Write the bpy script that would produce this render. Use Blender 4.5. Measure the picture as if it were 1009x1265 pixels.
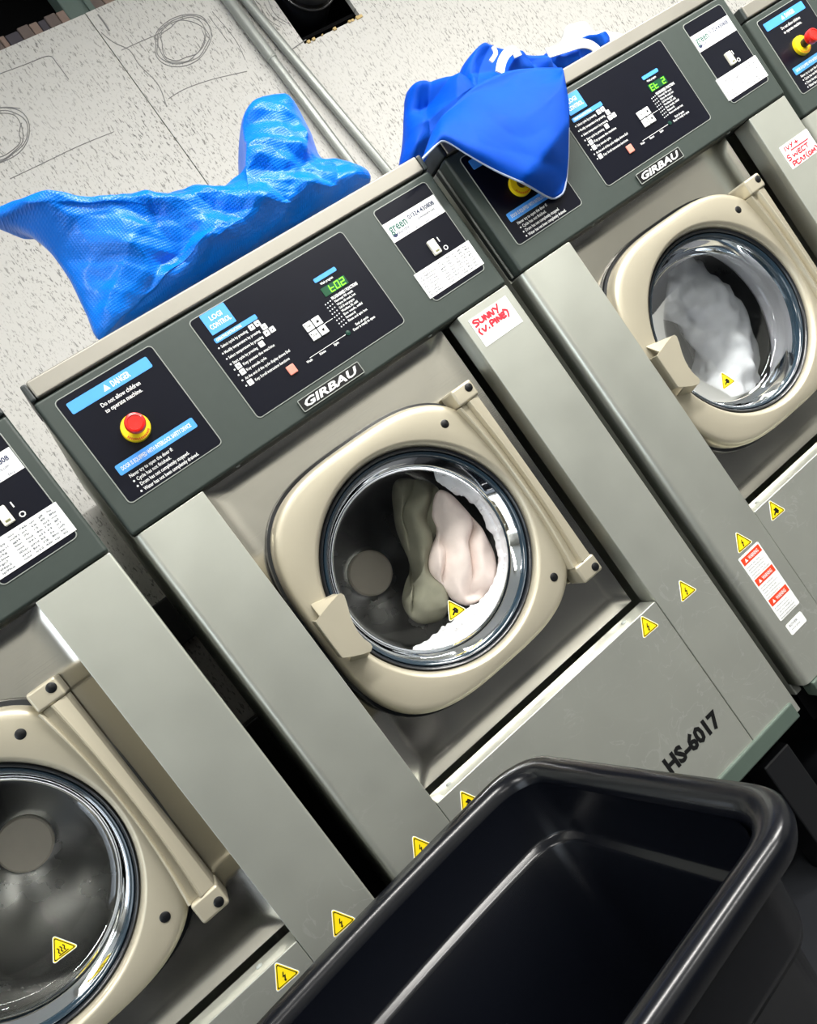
import bpy, bmesh, math, random
from mathutils import Vector, Matrix, noise

for _o in list(bpy.data.objects):
    bpy.data.objects.remove(_o)
SC = bpy.context.scene
COL = SC.collection

# ------------------------------------------------------------------ camera
CAM_R = Matrix(((0.7561887, -0.2941064, -0.5845340),
                (-0.5763108, 0.1237372, -0.8078087),
                (0.3099103, 0.9477291, -0.0759280)))      # rows: image right, image down, forward
CAM_C = Vector((-0.0362535, -1.2717345, 1.1518391))
FPX = 984.435
cam = bpy.data.cameras.new('camera')
cam.sensor_fit = 'AUTO'
cam.sensor_width = 36.0
cam.lens = FPX / 1265.0 * 36.0
cam.clip_start = 0.02
camo = bpy.data.objects.new('camera', cam)
COL.objects.link(camo)
camo.matrix_world = Matrix.Translation(CAM_C) @ Matrix((CAM_R[0], -CAM_R[1], -CAM_R[2])).transposed().to_4x4()
SC.camera = camo

# ------------------------------------------------------------------ world, light, exposure
world = bpy.data.worlds.new('world')
SC.world = world
world.use_nodes = True
world.node_tree.nodes['Background'].inputs[0].default_value = (0.75, 0.78, 0.80, 1)
world.node_tree.nodes['Background'].inputs[1].default_value = 0.25
SC.view_settings.view_transform = 'Standard'
SC.view_settings.look = 'None'
SC.view_settings.gamma = 1.0
SC.view_settings.use_curve_mapping = False
SC.view_settings.exposure = 0.48

TUBE_LIGHTS = [(-2.0, -1.0, 2.93, 26.0), (0.9, -1.1, 2.93, 58.0), (2.7, -1.1, 2.93, 82.0),
               (-0.4, -2.7, 2.93, 14.0), (2.2, -2.7, 2.93, 40.0)]
for i, (x, y, z, e) in enumerate(TUBE_LIGHTS):
    l = bpy.data.lights.new('tube_light', 'AREA')
    l.shape = 'RECTANGLE'
    l.size = 1.45
    l.size_y = 0.16
    l.energy = e
    l.color = (1.0, 0.98, 0.94)
    lo = bpy.data.objects.new('tube_light', l)
    COL.objects.link(lo)
    lo.location = (x, y, z - 0.075)


def at_y(u, v, y):
    """point of the plane y = const seen at photograph pixel (u, v)"""
    d = CAM_R.transposed() @ Vector(((u - 504.5) / FPX, (v - 632.5) / FPX, 1.0))
    return CAM_C + d * ((y - CAM_C.y) / d.y)


# ------------------------------------------------------------------ materials
def s2l(c):
    return tuple(((v / 255.0) / 12.92 if v / 255.0 <= 0.04045 else ((v / 255.0 + 0.055) / 1.055) ** 2.4) for v in c)


MATS = {}


def mat(name, rgb, rough=0.5, metal=0.0, var=0.06, scale=30.0, bump=0.0, stretch=(1, 1, 1), emit=0.0, coat=0.0, spec=0.5):
    if name in MATS:
        return MATS[name]
    m = bpy.data.materials.new(name)
    m.use_nodes = True
    nt = m.node_tree
    b = nt.nodes['Principled BSDF']
    c = s2l(rgb)
    b.inputs['Roughness'].default_value = rough
    b.inputs['Metallic'].default_value = metal
    b.inputs['Coat Weight'].default_value = coat
    b.inputs['Coat Roughness'].default_value = 0.08
    b.inputs['Specular IOR Level'].default_value = spec
    tc = nt.nodes.new('ShaderNodeTexCoord')
    mp = nt.nodes.new('ShaderNodeMapping')
    mp.inputs['Scale'].default_value = stretch
    nz = nt.nodes.new('ShaderNodeTexNoise')
    nz.inputs['Scale'].default_value = scale
    nz.inputs['Detail'].default_value = 4
    nt.links.new(tc.outputs['Object'], mp.inputs[0])
    nt.links.new(mp.outputs[0], nz.inputs['Vector'])
    mx = nt.nodes.new('ShaderNodeMix')
    mx.data_type = 'RGBA'
    mx.inputs['A'].default_value = (*[v * (1 - var) for v in c], 1)
    mx.inputs['B'].default_value = (*[min(1, v * (1 + var)) for v in c], 1)
    nt.links.new(nz.outputs['Fac'], mx.inputs['Factor'])
    nt.links.new(mx.outputs['Result'], b.inputs['Base Color'])
    if bump:
        bp = nt.nodes.new('ShaderNodeBump')
        bp.inputs['Strength'].default_value = bump
        bp.inputs['Distance'].default_value = 0.002
        nt.links.new(nz.outputs['Fac'], bp.inputs['Height'])
        nt.links.new(bp.outputs[0], b.inputs['Normal'])
    if emit:
        b.inputs['Emission Color'].default_value = (*c, 1)
        b.inputs['Emission Strength'].default_value = emit
    MATS[name] = m
    return m


def metal_mat(name, rgb, rough, smudge=0.12, metal=1.0):
    """brushed stainless with smudges in its gloss"""
    m = mat(name, rgb, rough, metal, 0.05, 14.0, 0.0)
    nt = m.node_tree
    b = nt.nodes['Principled BSDF']
    tc = nt.nodes['Texture Coordinate']
    n2 = nt.nodes.new('ShaderNodeTexNoise')
    n2.inputs['Scale'].default_value = 7.0
    n2.inputs['Detail'].default_value = 6
    nt.links.new(tc.outputs['Object'], n2.inputs['Vector'])
    mr = nt.nodes.new('ShaderNodeMapRange')
    mr.inputs['From Min'].default_value = 0.3
    mr.inputs['From Max'].default_value = 0.7
    mr.inputs['To Min'].default_value = rough - smudge
    mr.inputs['To Max'].default_value = rough + smudge
    nt.links.new(n2.outputs['Fac'], mr.inputs[0])
    nt.links.new(mr.outputs[0], b.inputs['Roughness'])
    mp = nt.nodes.new('ShaderNodeMapping')
    mp.inputs['Scale'].default_value = (6, 6, 900)
    n3 = nt.nodes.new('ShaderNodeTexNoise')
    n3.inputs['Scale'].default_value = 1.0
    n3.inputs['Detail'].default_value = 2
    nt.links.new(tc.outputs['Object'], mp.inputs[0])
    nt.links.new(mp.outputs[0], n3.inputs['Vector'])
    bp = nt.nodes.new('ShaderNodeBump')
    bp.inputs['Strength'].default_value = 0.05
    bp.inputs['Distance'].default_value = 0.001
    nt.links.new(n3.outputs['Fac'], bp.inputs['Height'])
    nt.links.new(bp.outputs[0], b.inputs['Normal'])
    return m


def add_wear(m, ztop):
    nt = m.node_tree
    N, L = nt.nodes, nt.links
    b = N['Principled BSDF']
    src = b.inputs['Base Color'].links[0].from_socket
    geo = N.new('ShaderNodeTexCoord')
    nz = N.new('ShaderNodeTexNoise')
    nz.inputs['Scale'].default_value = 11.0
    nz.inputs['Detail'].default_value = 5.0
    nz.inputs['Distortion'].default_value = 1.6
    L.new(geo.outputs['Object'], nz.inputs['Vector'])
    sub = N.new('ShaderNodeMath'); sub.operation = 'SUBTRACT'; sub.inputs[1].default_value = 0.5
    L.new(nz.outputs['Fac'], sub.inputs[0])
    ab = N.new('ShaderNodeMath'); ab.operation = 'ABSOLUTE'
    L.new(sub.outputs[0], ab.inputs[0])
    ln = N.new('ShaderNodeMapRange')
    ln.inputs['From Min'].default_value = 0.0; ln.inputs['From Max'].default_value = 0.012
    ln.inputs['To Min'].default_value = 0.28; ln.inputs['To Max'].default_value = 0.0
    L.new(ab.outputs[0], ln.inputs[0])
    sp = N.new('ShaderNodeSeparateXYZ')
    L.new(geo.outputs['Object'], sp.inputs[0])
    zr = N.new('ShaderNodeMapRange')
    zr.inputs['From Min'].default_value = ztop - 0.12; zr.inputs['From Max'].default_value = ztop
    zr.inputs['To Min'].default_value = 1.0; zr.inputs['To Max'].default_value = 0.0
    L.new(sp.outputs['Z'], zr.inputs[0])
    n2 = N.new('ShaderNodeTexNoise')
    n2.inputs['Scale'].default_value = 6.0
    L.new(geo.outputs['Object'], n2.inputs['Vector'])
    pm = N.new('ShaderNodeMapRange')
    pm.inputs['From Min'].default_value = 0.45; pm.inputs['From Max'].default_value = 0.6
    L.new(n2.outputs['Fac'], pm.inputs[0])
    m1 = N.new('ShaderNodeMath'); m1.operation = 'MULTIPLY'
    m2 = N.new('ShaderNodeMath'); m2.operation = 'MULTIPLY'
    L.new(ln.outputs[0], m1.inputs[0]); L.new(zr.outputs[0], m1.inputs[1])
    L.new(m1.outputs[0], m2.inputs[0]); L.new(pm.outputs[0], m2.inputs[1])
    mx = N.new('ShaderNodeMix'); mx.data_type = 'RGBA'
    mx.inputs['B'].default_value = (0.9, 0.9, 0.88, 1)
    L.new(m2.outputs[0], mx.inputs['Factor']); L.new(src, mx.inputs['A'])
    L.new(mx.outputs['Result'], b.inputs['Base Color'])


STEEL = metal_mat('brushed_steel', (200, 203, 194), 0.38, 0.04, 0.74)
STEELD = metal_mat('recess_steel', (206, 203, 195), 0.19, 0.04, 1.0)
add_wear(STEEL, 0.78)
MOUTHM = metal_mat('tub_mouth_steel', (208, 208, 212), 0.34, 0.04, 0.7)
LIDM = metal_mat('lid_steel', (150, 147, 138), 0.5, 0.04, 0.6)
DRUMM = metal_mat('drum_steel', (150, 150, 148), 0.26, 0.04)
CHAMP = mat('champagne_paint', (193, 186, 166), 0.4, 0.5, 0.05, 9.0)
PANEL = mat('dark_panel', (54, 63, 59), 0.45, 0.0, 0.08, 60.0)
PANELS = mat('panel_shell', (48, 54, 54), 0.4, 0.0, 0.05, 60.0)
PLATE = mat('black_plate', (13, 15, 26), 0.3, 0.0, 0.15, 20.0, spec=0.2)
EDGE = mat('pale_edge', (150, 155, 150), 0.4)  # also paints the highlights at plate rims and panel seam
BLUEP = mat('blue_print', (74, 158, 246), 0.45)
WHITEP = mat('white_print', (238, 240, 240), 0.55)
WPAPER = mat('white_paper', (246, 248, 247), 0.6)
BLACK = mat('black_plastic', (14, 15, 18), 0.35)
RUBBER = mat('black_rubber', (16, 20, 26), 0.3, coat=0.4)
RINGM = mat('glass_ring', (34, 50, 62), 0.18, coat=0.6)
YELLOW = mat('warning_yellow', (250, 220, 22), 0.45)
REDBTN = mat('button_red', (222, 34, 26), 0.3, coat=0.3)
SALMON = mat('salmon_key', (236, 142, 126), 0.5)
LABELRED = mat('label_red', (226, 66, 30), 0.5)
INKRED = mat('red_ink', (214, 30, 52), 0.6)
TEXTK = mat('black_print', (14, 15, 16), 0.8, spec=0.2)
TEXTG = mat('grey_print', (104, 108, 114), 0.6)
GREENT = mat('green_print', (22, 92, 80), 0.6)
NAVYT = mat('navy_print', (36, 46, 84), 0.6)
IVORY = mat('ivory_switch', (236, 234, 218), 0.4)
LEDBG = mat('led_window', (8, 74, 46), 0.3)
LEDON = mat('led_green', (120, 255, 40), 0.3, emit=1.6)
TOEM = mat('toe_grey', (78, 92, 84), 0.45)
BINM = mat('bin_black', (8, 10, 16), 0.24, 0.0, 0.12, 12.0, spec=0.35)
FLOORM = mat('floor_vinyl', (26, 28, 32), 0.5, 0.0, 0.15, 8.0)
CEILM = mat('ceiling_paint', (205, 205, 200), 0.8)
ROOMW = mat('room_paint', (176, 176, 170), 0.8)
VOIDM = mat('void_dark', (4, 4, 5), 0.9, spec=0.1)
CONDUIT = mat('conduit_grey', (148, 152, 148), 0.35, 0.3)
DUCTM = mat('duct_black', (24, 25, 29), 0.3, coat=0.3)
STRIPM = mat('strip_dark', (40, 42, 44), 0.5)
PENCIL = mat('pencil_lead', (132, 132, 132), 0.7)
GREYCLOTH = mat('grey_cloth', (142, 140, 122), 0.9, 0.0, 0.25, 30.0, 0.3)
PINKCLOTH = mat('pale_cloth', (238, 221, 213), 0.9, 0.0, 0.12, 40.0, 0.5)
WHITECLOTH = mat('white_cloth', (224, 226, 230), 0.9, 0.0, 0.1, 40.0, 0.4)
SUDS = mat('suds', (238, 236, 238), 0.6, 0.0, 0.06, 60.0, 0.5)
POSTM = mat('post_green_grey', (88, 104, 98), 0.6)
STRAPM = mat('strap_white', (222, 222, 218), 0.7)
PIPING = mat('piping_grey', (176, 190, 214), 0.6)


def wall_material():
    m = bpy.data.materials.new('flecked_board')
    m.use_nodes = True
    nt = m.node_tree
    N, L = nt.nodes, nt.links
    b = N['Principled BSDF']
    b.inputs['Roughness'].default_value = 0.6
    tc = N.new('ShaderNodeTexCoord')

    def flecks(sc, lo, hi, rot, seed):
        mp = N.new('ShaderNodeMapping')
        mp.inputs['Rotation'].default_value = (0, rot, 0)
        mp.inputs['Scale'].default_value = sc
        mp.inputs['Location'].default_value = (seed, seed, seed)
        nz = N.new('ShaderNodeTexNoise')
        nz.inputs['Scale'].default_value = 1.0
        nz.inputs['Detail'].default_value = 3.0
        nz.inputs['Roughness'].default_value = 0.6
        L.new(tc.outputs['Object'], mp.inputs[0])
        L.new(mp.outputs[0], nz.inputs['Vector'])
        mr = N.new('ShaderNodeMapRange')
        mr.inputs['From Min'].default_value = lo
        mr.inputs['From Max'].default_value = hi
        L.new(nz.outputs['Fac'], mr.inputs[0])
        return mr.outputs[0]
    f1 = flecks((165, 1, 46), 0.57, 0.65, 0.12, 3.1)
    f2 = flecks((230, 1, 90), 0.60, 0.68, -0.3, 7.7)
    big = N.new('ShaderNodeTexNoise')
    big.inputs['Scale'].default_value = 3.0
    L.new(tc.outputs['Object'], big.inputs['Vector'])
    mmax = N.new('ShaderNodeMath')
    mmax.operation = 'MAXIMUM'
    L.new(f1, mmax.inputs[0])
    L.new(f2, mmax.inputs[1])
    mul = N.new('ShaderNodeMath')
    mul.operation = 'MULTIPLY'
    mr2 = N.new('ShaderNodeMapRange')
    mr2.inputs['From Min'].default_value = 0.3
    mr2.inputs['From Max'].default_value = 0.65
    mr2.inputs['To Min'].default_value = 0.35
    mr2.inputs['To Max'].default_value = 0.85
    L.new(big.outputs['Fac'], mr2.inputs[0])
    L.new(mmax.outputs[0], mul.inputs[0])
    L.new(mr2.outputs[0], mul.inputs[1])
    mx = N.new('ShaderNodeMix')
    mx.data_type = 'RGBA'
    mx.inputs['A'].default_value = (*s2l((196, 195, 191)), 1)
    mx.inputs['B'].default_value = (*s2l((66, 66, 64)), 1)
    L.new(mul.outputs[0], mx.inputs['Factor'])
    L.new(mx.outputs['Result'], b.inputs['Base Color'])
    MATS['flecked_board'] = m
    return m


WALLM = wall_material()


def glass_material():
    m = bpy.data.materials.new('door_glass')
    m.use_nodes = True
    nt = m.node_tree
    N, L = nt.nodes, nt.links
    N.remove(N['Principled BSDF'])
    tr = N.new('ShaderNodeBsdfTransparent')
    tr.inputs[0].default_value = (0.97, 0.985, 0.985, 1)
    gl = N.new('ShaderNodeBsdfGlossy')
    gl.inputs['Roughness'].default_value = 0.03
    gl.inputs[0].default_value = (0.95, 0.97, 1.0, 1)
    fr = N.new('ShaderNodeFresnel')
    fr.inputs[0].default_value = 1.42
    nz = N.new('ShaderNodeTexNoise')
    nz.inputs['Scale'].default_value = 1.0
    mx = N.new('ShaderNodeMixShader')
    L.new(fr.outputs[0], mx.inputs[0])
    L.new(tr.outputs[0], mx.inputs[1])
    L.new(gl.outputs[0], mx.inputs[2])
    L.new(mx.outputs[0], N['Material Output'].inputs[0])
    N.remove(nz)
    return m


GLASS = glass_material()


def bag_material(name, rgb, rough, weave, coat, spec=0.3):
    m = bpy.data.materials.new(name)
    m.use_nodes = True
    nt = m.node_tree
    N, L = nt.nodes, nt.links
    b = N['Principled BSDF']
    b.inputs['Roughness'].default_value = rough
    b.inputs['Coat Weight'].default_value = coat
    b.inputs['Specular IOR Level'].default_value = spec
    b.inputs['Coat Roughness'].default_value = 0.18
    tc = N.new('ShaderNodeTexCoord')
    nz = N.new('ShaderNodeTexNoise')
    nz.inputs['Scale'].default_value = 9.0
    L.new(tc.outputs['Object'], nz.inputs['Vector'])
    c = s2l(rgb)
    mx = N.new('ShaderNodeMix')
    mx.data_type = 'RGBA'
    mx.inputs['A'].default_value = (c[0] * 0.8, c[1] * 0.8, c[2] * 0.88, 1)
    mx.inputs['B'].default_value = (c[0], c[1] * 1.15, c[2] * 1.06, 1)
    L.new(nz.outputs['Fac'], mx.inputs['Factor'])
    L.new(mx.outputs['Result'], b.inputs['Base Color'])
    hs = []
    for ax in (0, 1):
        w = N.new('ShaderNodeTexWave')
        w.bands_direction = 'X' if ax == 0 else 'Z'
        w.inputs['Scale'].default_value = weave
        L.new(tc.outputs['Object'], w.inputs['Vector'])
        hs.append(w.outputs['Fac'])
    mu = N.new('ShaderNodeMath')
    mu.operation = 'MULTIPLY'
    L.new(hs[0], mu.inputs[0])
    L.new(hs[1], mu.inputs[1])
    bp = N.new('ShaderNodeBump')
    bp.inputs['Strength'].default_value = 0.35
    bp.inputs['Distance'].default_value = 0.0015
    L.new(mu.outputs[0], bp.inputs['Height'])
    n2 = N.new('ShaderNodeTexNoise')
    n2.inputs['Scale'].default_value = 55.0
    L.new(tc.outputs['Object'], n2.inputs['Vector'])
    bp2 = N.new('ShaderNodeBump')
    bp2.inputs['Strength'].default_value = 0.12
    bp2.inputs['Distance'].default_value = 0.004
    L.new(n2.outputs['Fac'], bp2.inputs['Height'])
    L.new(bp.outputs[0], bp2.inputs['Normal'])
    L.new(bp2.outputs[0], b.inputs['Normal'])
    return m


BAG1M = bag_material('woven_blue', (0, 114, 228), 0.34, 75.0, 0.12)
BAG2M = bag_material('nylon_blue', (0, 76, 190), 0.5, 300.0, 0.0, 0.12)


# ------------------------------------------------------------------ mesh helpers
def mesh_of(name, verts, faces, m, smooth=None):
    me = bpy.data.meshes.new(name)
    me.from_pydata([tuple(v) for v in verts], [], faces)
    if m:
        me.materials.append(m)
    fin(me, smooth)
    return me


def fin(me, smooth=None):
    bm = bmesh.new()
    bm.from_mesh(me)
    bmesh.ops.recalc_face_normals(bm, faces=bm.faces)
    bm.to_mesh(me)
    bm.free()
    if smooth is not None:
        for p in me.polygons:
            p.use_smooth = True
        me.set_sharp_from_angle(angle=math.radians(smooth))
    me.update()


WN = {'side_column', 'front_panel', 'lid', 'control_panel', 'hinge_knuckle', 'lifter'}


def link(name, me, parent=None, loc=None):
    o = bpy.data.objects.new(name, me)
    COL.objects.link(o)
    if name in WN:
        o.modifiers.new('weighted', 'WEIGHTED_NORMAL').weight = 100
    if parent:
        o.parent = parent
    if loc:
        o.location = loc
    return o


def tag(o, label=None, cat=None, group=None, kind=None):
    if label:
        o['label'] = label
    if cat:
        o['category'] = cat
    if group:
        o['group'] = group
    if kind:
        o['kind'] = kind
    return o


def empty(name, loc, label, cat, group=None):
    o = bpy.data.objects.new(name, None)
    o.empty_display_size = 0.05
    COL.objects.link(o)
    o.location = loc
    return tag(o, label, cat, group)


class MB:
    """collects shapes into one mesh"""

    def __init__(self):
        self.v = []
        self.f = []

    def add(self, v, f):
        n = len(self.v)
        self.v += [tuple(p) for p in v]
        self.f += [tuple(i + n for i in q) for q in f]
        return self

    def box(self, x0, x1, y0, y1, z0, z1, bev=0.0, seg=2):
        bm = bmesh.new()
        bmesh.ops.create_cube(bm, size=1.0)
        for v in bm.verts:
            v.co = ((x0 + x1) / 2 + v.co.x * (x1 - x0), (y0 + y1) / 2 + v.co.y * (y1 - y0), (z0 + z1) / 2 + v.co.z * (z1 - z0))
        if bev:
            bmesh.ops.bevel(bm, geom=list(bm.edges), offset=bev, segments=seg, affect='EDGES', profile=0.5)
        bm.verts.index_update()
        self.add([v.co.copy() for v in bm.verts], [[v.index for v in f.verts] for f in bm.faces])
        bm.free()
        return self

    def prism(self, outline, y0, y1):
        n = len(outline)
        v = [(x, y0, z) for x, z in outline] + [(x, y1, z) for x, z in outline]
        f = [tuple(range(n)), tuple(range(2 * n - 1, n - 1, -1))]
        f += [(i, i + n, (i + 1) % n + n, (i + 1) % n) for i in range(n)]
        return self.add(v, f)

    def rings(self, rings, cap0=False, cap1=False, closed=True):
        n = len(rings[0])
        v = [p for r in rings for p in r]
        f = []
        for k in range(len(rings) - 1):
            for i in range(n if closed else n - 1):
                j = (i + 1) % n
                f.append((k * n + i, k * n + j, (k + 1) * n + j, (k + 1) * n + i))
        if cap0:
            f.append(tuple(range(n - 1, -1, -1)))
        if cap1:
            f.append(tuple((len(rings) - 1) * n + i for i in range(n)))
        return self.add(v, f)

    def lathe(self, cx, cz, prof, n=64, cap0=False, cap1=False):
        rs = []
        for r, y in prof:
            r = max(r, 1e-4)
            rs.append([(cx + r * math.cos(2 * math.pi * i / n), y, cz + r * math.sin(2 * math.pi * i / n)) for i in range(n)])
        return self.rings(rs, cap0, cap1)

    def tube(self, pts, r, n=8, closed=False):
        pts = [Vector(p) for p in pts]
        rs = []
        m = len(pts)
        for i, p in enumerate(pts):
            a = pts[(i - 1) % m] if (closed or i > 0) else p
            b = pts[(i + 1) % m] if (closed or i < m - 1) else p
            t = (b - a).normalized()
            u = t.cross(Vector((0, 1, 0)))
            if u.length < 0.05:
                u = t.cross(Vector((1, 0, 0)))
            u.normalize()
            w = t.cross(u)
            rr = r[i] if isinstance(r, (list, tuple)) else r
            rs.append([p + (u * math.cos(2 * math.pi * k / n) + w * math.sin(2 * math.pi * k / n)) * rr for k in range(n)])
        if closed:
            rs.append(rs[0])
            return self.rings(rs)
        return self.rings(rs, True, True)

    def mesh(self, name, m, smooth=None):
        return mesh_of(name, self.v, self.f, m, smooth)


def rrect(x0, x1, z0, z1, r, n=5):
    out = []
    for cx, cz, a0 in ((x1 - r, z1 - r, 0), (x0 + r, z1 - r, 90), (x0 + r, z0 + r, 180), (x1 - r, z0 + r, 270)):
        for k in range(n + 1):
            a = math.radians(a0 + 90 * k / n)
            out.append((cx + r * math.cos(a), cz + r * math.sin(a)))
    return out


def catmull(pts, n, closed=True):
    m = len(pts)
    out = []
    segs = m if closed else m - 1
    dense = []
    for i in range(segs):
        p0, p1, p2, p3 = [Vector(pts[(i + k) % m] if closed else pts[min(max(i + k, 0), m - 1)]) for k in (-1, 0, 1, 2)]
        for k in range(12):
            t = k / 12
            dense.append(0.5 * ((2 * p1) + (p2 - p0) * t + (2 * p0 - 5 * p1 + 4 * p2 - p3) * t * t + (3 * p1 - p0 - 3 * p2 + p3) * t ** 3))
    dense.append(Vector(pts[0]) if closed else Vector(pts[-1]))
    L = [0.0]
    for a, b in zip(dense, dense[1:]):
        L.append(L[-1] + (b - a).length)
    k = 0
    cnt = n if closed else n - 1
    for i in range(n):
        s = L[-1] * i / cnt
        while k < len(L) - 2 and L[k + 1] < s:
            k += 1
        t = (s - L[k]) / max(1e-9, L[k + 1] - L[k])
        out.append(dense[k].lerp(dense[k + 1], min(1, max(0, t))))
    return out


FONT_CACHE = {}


def glyphs(s, bold=0.0, shear=0.0):
    key = (s, bold, shear)
    if key not in FONT_CACHE:
        cu = bpy.data.curves.new('tmp_text', 'FONT')
        cu.body = s
        cu.size = 1.0
        cu.resolution_u = 2
        cu.offset = bold
        cu.shear = shear
        cu.fill_mode = 'FRONT'
        o = bpy.data.objects.new('tmp_text', cu)
        COL.objects.link(o)
        me = bpy.data.meshes.new_from_object(o.evaluated_get(bpy.context.evaluated_depsgraph_get()))
        v = [(p.co.x, p.co.y) for p in me.vertices]
        f = [tuple(p.vertices) for p in me.polygons]
        bpy.data.objects.remove(o)
        bpy.data.curves.remove(cu)
        bpy.data.meshes.remove(me)
        xs = [p[0] for p in v] or [0, 1]
        FONT_CACHE[key] = (v, f, min(xs), max(xs))
    return FONT_CACHE[key]


def put_text(mb, s, x0, z, cap, y, width=None, bold=0.0, shear=0.0, center=False):
    v, f, a, b = glyphs(s, bold, shear)
    sz = cap / 0.69
    sx = sz if width is None else width / (b - a)
    if center:
        x0 = x0 - (b - a) * sx / 2
    mb.add([(x0 + (px - a) * sx, y, z + pz * sz) for px, pz in v], f)


def strokes(mb, lines, fx, r, y):
    """handwriting: polylines as flat ribbons of ink"""
    for ln in lines:
        pts = [fx(*p) for p in ln]
        if len(pts) > 2:
            pts = [(p.x, p.y) for p in catmull([Vector((a, b)) for a, b in pts], len(pts) * 4, False)]
        for (xa, za), (xb, zb) in zip(pts, pts[1:]):
            y -= 3e-6
            d = Vector((xb - xa, zb - za))
            if d.length < 1e-7:
                continue
            d.normalize()
            n = Vector((-d.y, d.x)) * r
            e = d * r * 0.6
            mb.add([(xa + n.x - e.x, y, za + n.y - e.y), (xb + n.x + e.x, y, zb + n.y + e.y), (xb - n.x + e.x, y, zb - n.y + e.y), (xa - n.x - e.x, y, za - n.y - e.y)], [(0, 1, 2, 3)])


# ------------------------------------------------------------------ the room
WY = 0.90
WALL_TOP = 2.615
HOLE = (1.272, 1.487, 2.28, 2.50)
floor = tag(link('floor', MB().box(-3.2, 4.6, -3.6, 1.7, -0.05, 0.0).mesh('floor', FLOORM)), kind='structure')
tag(link('ceiling', MB().box(-3.2, 4.6, -3.6, 0.92, 3.02, 3.08).mesh('ceiling', CEILM)), kind='structure')
tag(link('wall_front', MB().box(-3.2, 4.6, -3.66, -3.6, 0, 3.02).mesh('wall_front', ROOMW)), kind='structure')
tag(link('added_dark_band', MB().box(-3.19, 4.59, -3.599, -3.575, 0, 1.02, 0.003).mesh('added_dark_band', mat('band_dark', (44, 47, 50), 0.5))), kind='structure')  # added unseen dark band, reflected in the lower steel
tag(link('wall_left', MB().box(-3.26, -3.2, -3.6, 1.7, 0, 3.02).mesh('wall_left', ROOMW)), kind='structure')
tag(link('wall_right', MB().box(4.6, 4.66, -3.6, 1.7, 0, 3.02).mesh('wall_right', ROOMW)), kind='structure')
glow = bpy.data.objects.new('added_glow_1', None)  # added glowing panel, out of view, lights the rounded steel edges
COL.objects.link(glow)
glow.location = (-3.2, -1.9, 0)
tag(glow, kind='structure')
link('glow_pane', MB().box(0.004, 0.010, -0.98, -0.01, 0.12, 2.28).mesh('glow_pane', mat('glow_emit', (225, 236, 246), 0.4, emit=2.0)), glow)
link('glow_pane', MB().box(0.004, 0.010, 0.01, 0.98, 0.12, 2.28).mesh('glow_pane', MATS['glow_emit']), glow)
link('glow_frame', MB().box(0.0, 0.04, -1.03, -0.98, 0.06, 2.34).box(0.0, 0.04, 0.98, 1.03, 0.06, 2.34).box(0.0, 0.04, -0.98, 0.98, 0.06, 0.12).box(0.0, 0.04, -0.98, 0.98, 2.28, 2.34).box(0.0, 0.04, -0.02, 0.02, 0.12, 2.28).mesh('glow_frame', CEILM), glow)
wb = bpy.data.objects.new('wall_back', None)
COL.objects.link(wb)
wb.location = (0, WY, 0)
tag(wb, kind='structure')
link('framing', MB().box(-3.2, 4.6, 0.16, 0.2, 0, 3.08).box(-3.2, 4.6, 0.02, 0.16, 2.3, 2.31).box(-3.2, -3.19, 0.02, 0.2, 0, 3.08).mesh('framing', VOIDM), wb)


def board(x0, x1, hole=None):
    mb = MB()
    g = 0.0012
    if hole is None:
        mb.box(x0 + g, x1 - g, 0.0, 0.018, 0.0, WALL_TOP, 0.0012, 1)
    else:
        hx0, hx1, hz0, hz1 = hole
        rag = random.Random(5)
        mb.box(x0 + g, hx0, 0, 0.018, 0, WALL_TOP)
        mb.box(hx1, x1 - g, 0, 0.018, 0, WALL_TOP)
        mb.box(hx0, hx1, 0, 0.018, 0, hz0)
        mb.box(hx0, hx1, 0, 0.018, hz1, WALL_TOP)
    return link('board', mb.mesh('board', WALLM), wb)


board(-3.2, -1.64)
board(-1.64, -0.44)
board(-0.44, 0.762)
board(0.762, 4.6, HOLE)
# torn paper edge round the hole
rag = random.Random(3)
mb = MB()
for k in range(9):
    t = 1 - 0.25 * rag.random() if k < 5 else rag.random()
    side = 0
    hx0, hx1, hz0, hz1 = HOLE
    if side == 0:
        x, z = hx0 + t * (hx1 - hx0), hz0
    elif side == 1:
        x, z = hx0, hz0 + t * (hz1 - hz0)
    else:
        x, z = hx1, hz0 + t * (hz1 - hz0)
    s = 0.002 + rag.random() * 0.004
    mb.box(x - s, x + s, -0.002 - 0.004 * rag.random(), 0.014, z - s * 0.8, z + s * 0.8)
link('torn_edge', mb.mesh('torn_edge', mat('torn_card', (196, 172, 120), 0.9)), wb)


def px_wall(u, v, off=-0.0008):
    p = at_y(u, v, WY + off)
    return Vector((p.x, off, p.z))


def pencil(lines, r=0.0011):
    mb = MB()
    for ln in lines:
        pts = [px_wall(*p) for p in ln]
        if len(pts) > 2:
            pts = catmull(pts, len(pts) * 5, False)
        mb.tube(pts, r, 5)
    return link('pencil_mark', mb.mesh('pencil_mark', PENCIL), wb)


def scribble(cx, cy, rx, ry, turns, rot, seed, jit=3.0):
    rg = random.Random(seed)
    out = []
    n = int(turns * 14)
    for k in range(n):
        a = 2 * math.pi * k / 14
        s = 0.72 + 0.32 * (k / n) + rg.uniform(-0.05, 0.05)
        x, y = rx * s * math.cos(a), ry * s * math.sin(a)
        out.append((cx + x * math.cos(rot) - y * math.sin(rot) + rg.uniform(-jit, jit) * 0.4, cy + x * math.sin(rot) + y * math.cos(rot)))
    return out


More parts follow.
